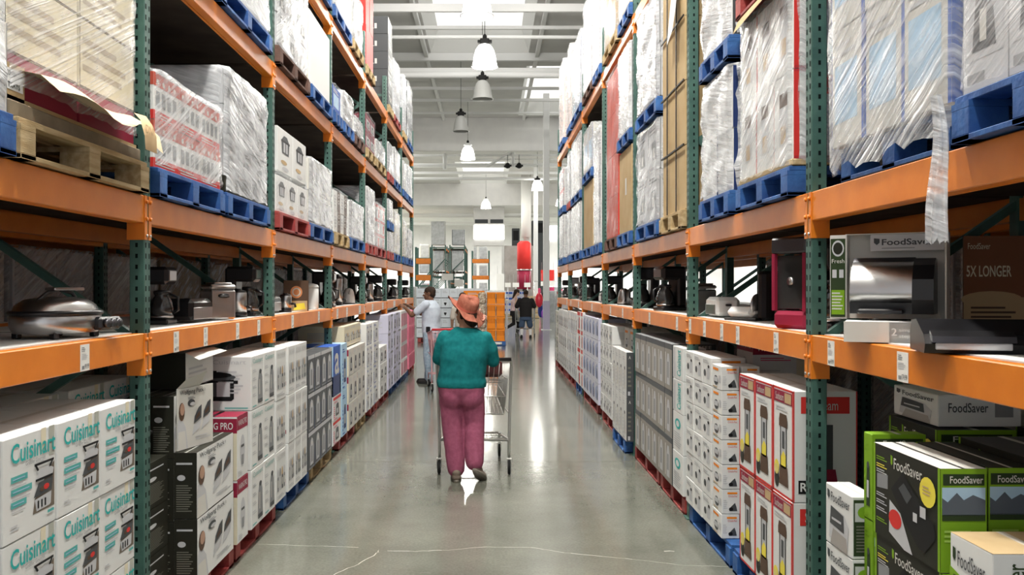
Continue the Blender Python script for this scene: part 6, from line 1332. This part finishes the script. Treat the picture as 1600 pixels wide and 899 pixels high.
organic([('rings', [(.70, 0, 0, .20, .15), (.80, 0, 0, .205, .16), (1.0, 0, .0, .21, .165), (1.2, 0, .01, .22, .14), (1.30, 0, .02, .16, .10), (1.35, 0, .03, .09, .07)]), ('cap', (-.2, .02, 1.25), .085, (-.29, .08, 1.06), .075), ('cap', (.2, .02, 1.25), .085, (.29, .08, 1.06), .075)], .012, cloth('black_cotton', (.02, .018, .018)), 'shirt', mn, 3, .006)
organic([('rings', [(.60, 0, 0, .18, .14), (.74, 0, 0, .19, .15)]), ('cap', (-.10, 0, .66), .105, (-.13, .02, .42), .10), ('cap', (.10, 0, .66), .105, (.145, .04, .42), .10)], .012, cloth('dark_denim', (.06, .09, .15)), 'shorts', mn, 3, .006)
sock = cloth('white_sock_cotton', (.75, .73, .72))
for (a, b) in (((-.14, -.05, .07), (-.128, -.01, .28)), ((.16, .05, .07), (.15, .045, .28))): organic([('cap', a, .048, b, .058)], .011, sock, 'sock', mn, 2)
shoe(mn, (-.14, -.09, .004), (-.15, .12, .004), sh, sh, .05, v=.012); shoe(mn, (.16, .02, .004), (.17, .22, .004), sh, sh, .05, v=.012)
organic([('ell', HP(0, -.02, .045), (.085, .105, .088), (-.25, 0, 0))], .011, hairm, 'hair', mn, 2)
cart((1.22, 30.52, 0), 0, 'far wire shopping cart pushed by the person in black', s=1.0, dense=False)
fw = empty('person', (.86, 31.5, 0), -1.3, label='person in pink and white top mid-stride beside the far cart', cat='person')
hp, HP, HR = head((0, .12, 1.50), 0, -.15, 0, .95)
body = [('cap', (0, .06, 1.36), .05, (0, .10, 1.45), .048), *hp, ('rings', [(.80, 0, 0, .14, .11), (1.0, 0, .01, .12, .09), (1.2, 0, .03, .15, .1), (1.36, 0, .05, .07, .05)]), ('cap', (-.16, .04, 1.29), .045, (-.2, .14, 1.06), .036), ('cap', (-.2, .14, 1.06), .034, (-.16, .34, 1.05), .024), ('cap', (.16, .04, 1.29), .045, (.2, .0, 1.04), .036), ('cap', (.2, .0, 1.04), .034, (.2, .12, .86), .024)]
body += hand((-.16, .34, 1.05), (0, 1, 0), (0, .1, 1), -1, .5)+hand((.2, .12, .86), (0, .4, -1), (1, 0, .1), 1, .4)+[('cap', (-.08, .02, .80), .085, (-.09, .20, .46), .055), ('cap', (-.09, .20, .46), .05, (-.09, .16, .08), .034), ('cap', (.08, 0, .80), .085, (.09, -.02, .44), .055), ('cap', (.09, -.02, .44), .05, (.10, -.34, .26), .034)]
organic(body, .011, skinC, 'body', fw, 2); face(HP, HR, .95, fw)
organic([('rings', [(.86, 0, 0, .15, .12), (1.0, 0, .01, .14, .11), (1.2, 0, .03, .165, .125), (1.31, 0, .05, .12, .08)])], .012, cloth('pink_white_cotton', (.70, .42, .44), (.80, .72, .70)), 'top', fw, 3)
organic([('rings', [(.70, 0, 0, .155, .13), (.88, 0, 0, .15, .12)]), ('cap', (-.08, .02, .78), .095, (-.09, .20, .46), .068), ('cap', (-.09, .20, .46), .062, (-.09, .165, .13), .048), ('cap', (.08, 0, .78), .095, (.09, -.02, .44), .068), ('cap', (.09, -.02, .44), .062, (.10, -.30, .28), .048)], .012, cloth('black_cotton', (.02, .018, .018)), 'trousers', fw, 3)
shoe(fw, (-.09, .13, .004), (-.09, .32, .004), offw, offw, .042, v=.012); shoe(fw, (.10, -.36, .27), (.10, -.36, .10), offw, offw, .042, up=(0, -1, .1), v=.012)
organic([('ell', HP(0, -.02, .04), (.085, .105, .088), (-.15, 0, 0)), ('cap', HP(0, -.07, -.01), .06, HP(0, -.12, -.22), .035)], .011, hairm, 'hair', fw, 2)
# head showing behind the hat
bp_ = empty('person', (X(723, 20), 20, 0), 0, label='person with dark hair almost hidden behind the salmon hat', cat='person'); bp_.scale = (.97, .97, .97)
hp, HP, HR = head((0, .02, 1.49), 0, 0, 0, 1)
organic([('cap', (0, 0, 1.32), .056, (0, .01, 1.45), .053), *hp, ('rings', [(.8, 0, 0, .15, .11), (1.2, 0, 0, .17, .12), (1.34, 0, 0, .09, .06)]), ('cap', (-.19, 0, 1.27), .05, (-.24, .02, 1.0), .042), ('cap', (-.24, .02, 1.0), .04, (-.25, .12, .78), .027), ('cap', (.19, 0, 1.27), .05, (.24, .02, 1.0), .042), ('cap', (.24, .02, 1.0), .04, (.25, .12, .78), .027), *hand((-.25, .12, .78), (0, .2, -1), (-1, 0, 0), -1, .3), *hand((.25, .12, .78), (0, .2, -1), (1, 0, 0), 1, .3),
         ('cap', (-.09, 0, .82), .08, (-.1, .02, .45), .055), ('cap', (-.1, .02, .45), .05, (-.1, 0, .07), .036), ('cap', (.09, 0, .82), .08, (.1, .02, .45), .055), ('cap', (.1, .02, .45), .05, (.1, 0, .07), .036)], .011, skinA, 'body', bp_, 2); face(HP, HR, 1, bp_)
organic([('rings', [(.84, 0, 0, .17, .13), (1.2, 0, 0, .185, .135), (1.31, 0, 0, .12, .08)]), ('cap', (-.19, 0, 1.25), .068, (-.235, .01, 1.05), .06), ('cap', (.19, 0, 1.25), .068, (.235, .01, 1.05), .06)], .012, cloth('cream_knit', (.6, .55, .48)), 'shirt', bp_, 3)
organic([('rings', [(.7, 0, 0, .16, .13), (.86, 0, 0, .155, .12)]), ('cap', (-.085, 0, .76), .095, (-.1, .02, .45), .072), ('cap', (-.1, .02, .45), .072, (-.1, 0, .1), .06), ('cap', (.085, 0, .76), .095, (.1, .02, .45), .072), ('cap', (.1, .02, .45), .072, (.1, 0, .1), .06)], .012, cloth('dark_denim', (.06, .09, .15)), 'trousers', bp_, 3)
shoe(bp_, (-.1, -.04, .004), (-.1, .16, .004), sh, sh, .048, v=.012); shoe(bp_, (.1, -.04, .004), (.1, .16, .004), sh, sh, .048, v=.012)
organic([('ell', HP(0, -.015, .045), (.088, .108, .090), (0, 0, 0)), ('ell', HP(0, -.05, -.02), (.08, .06, .09), (0, 0, 0))], .009, hairm, 'hair', bp_, 2)
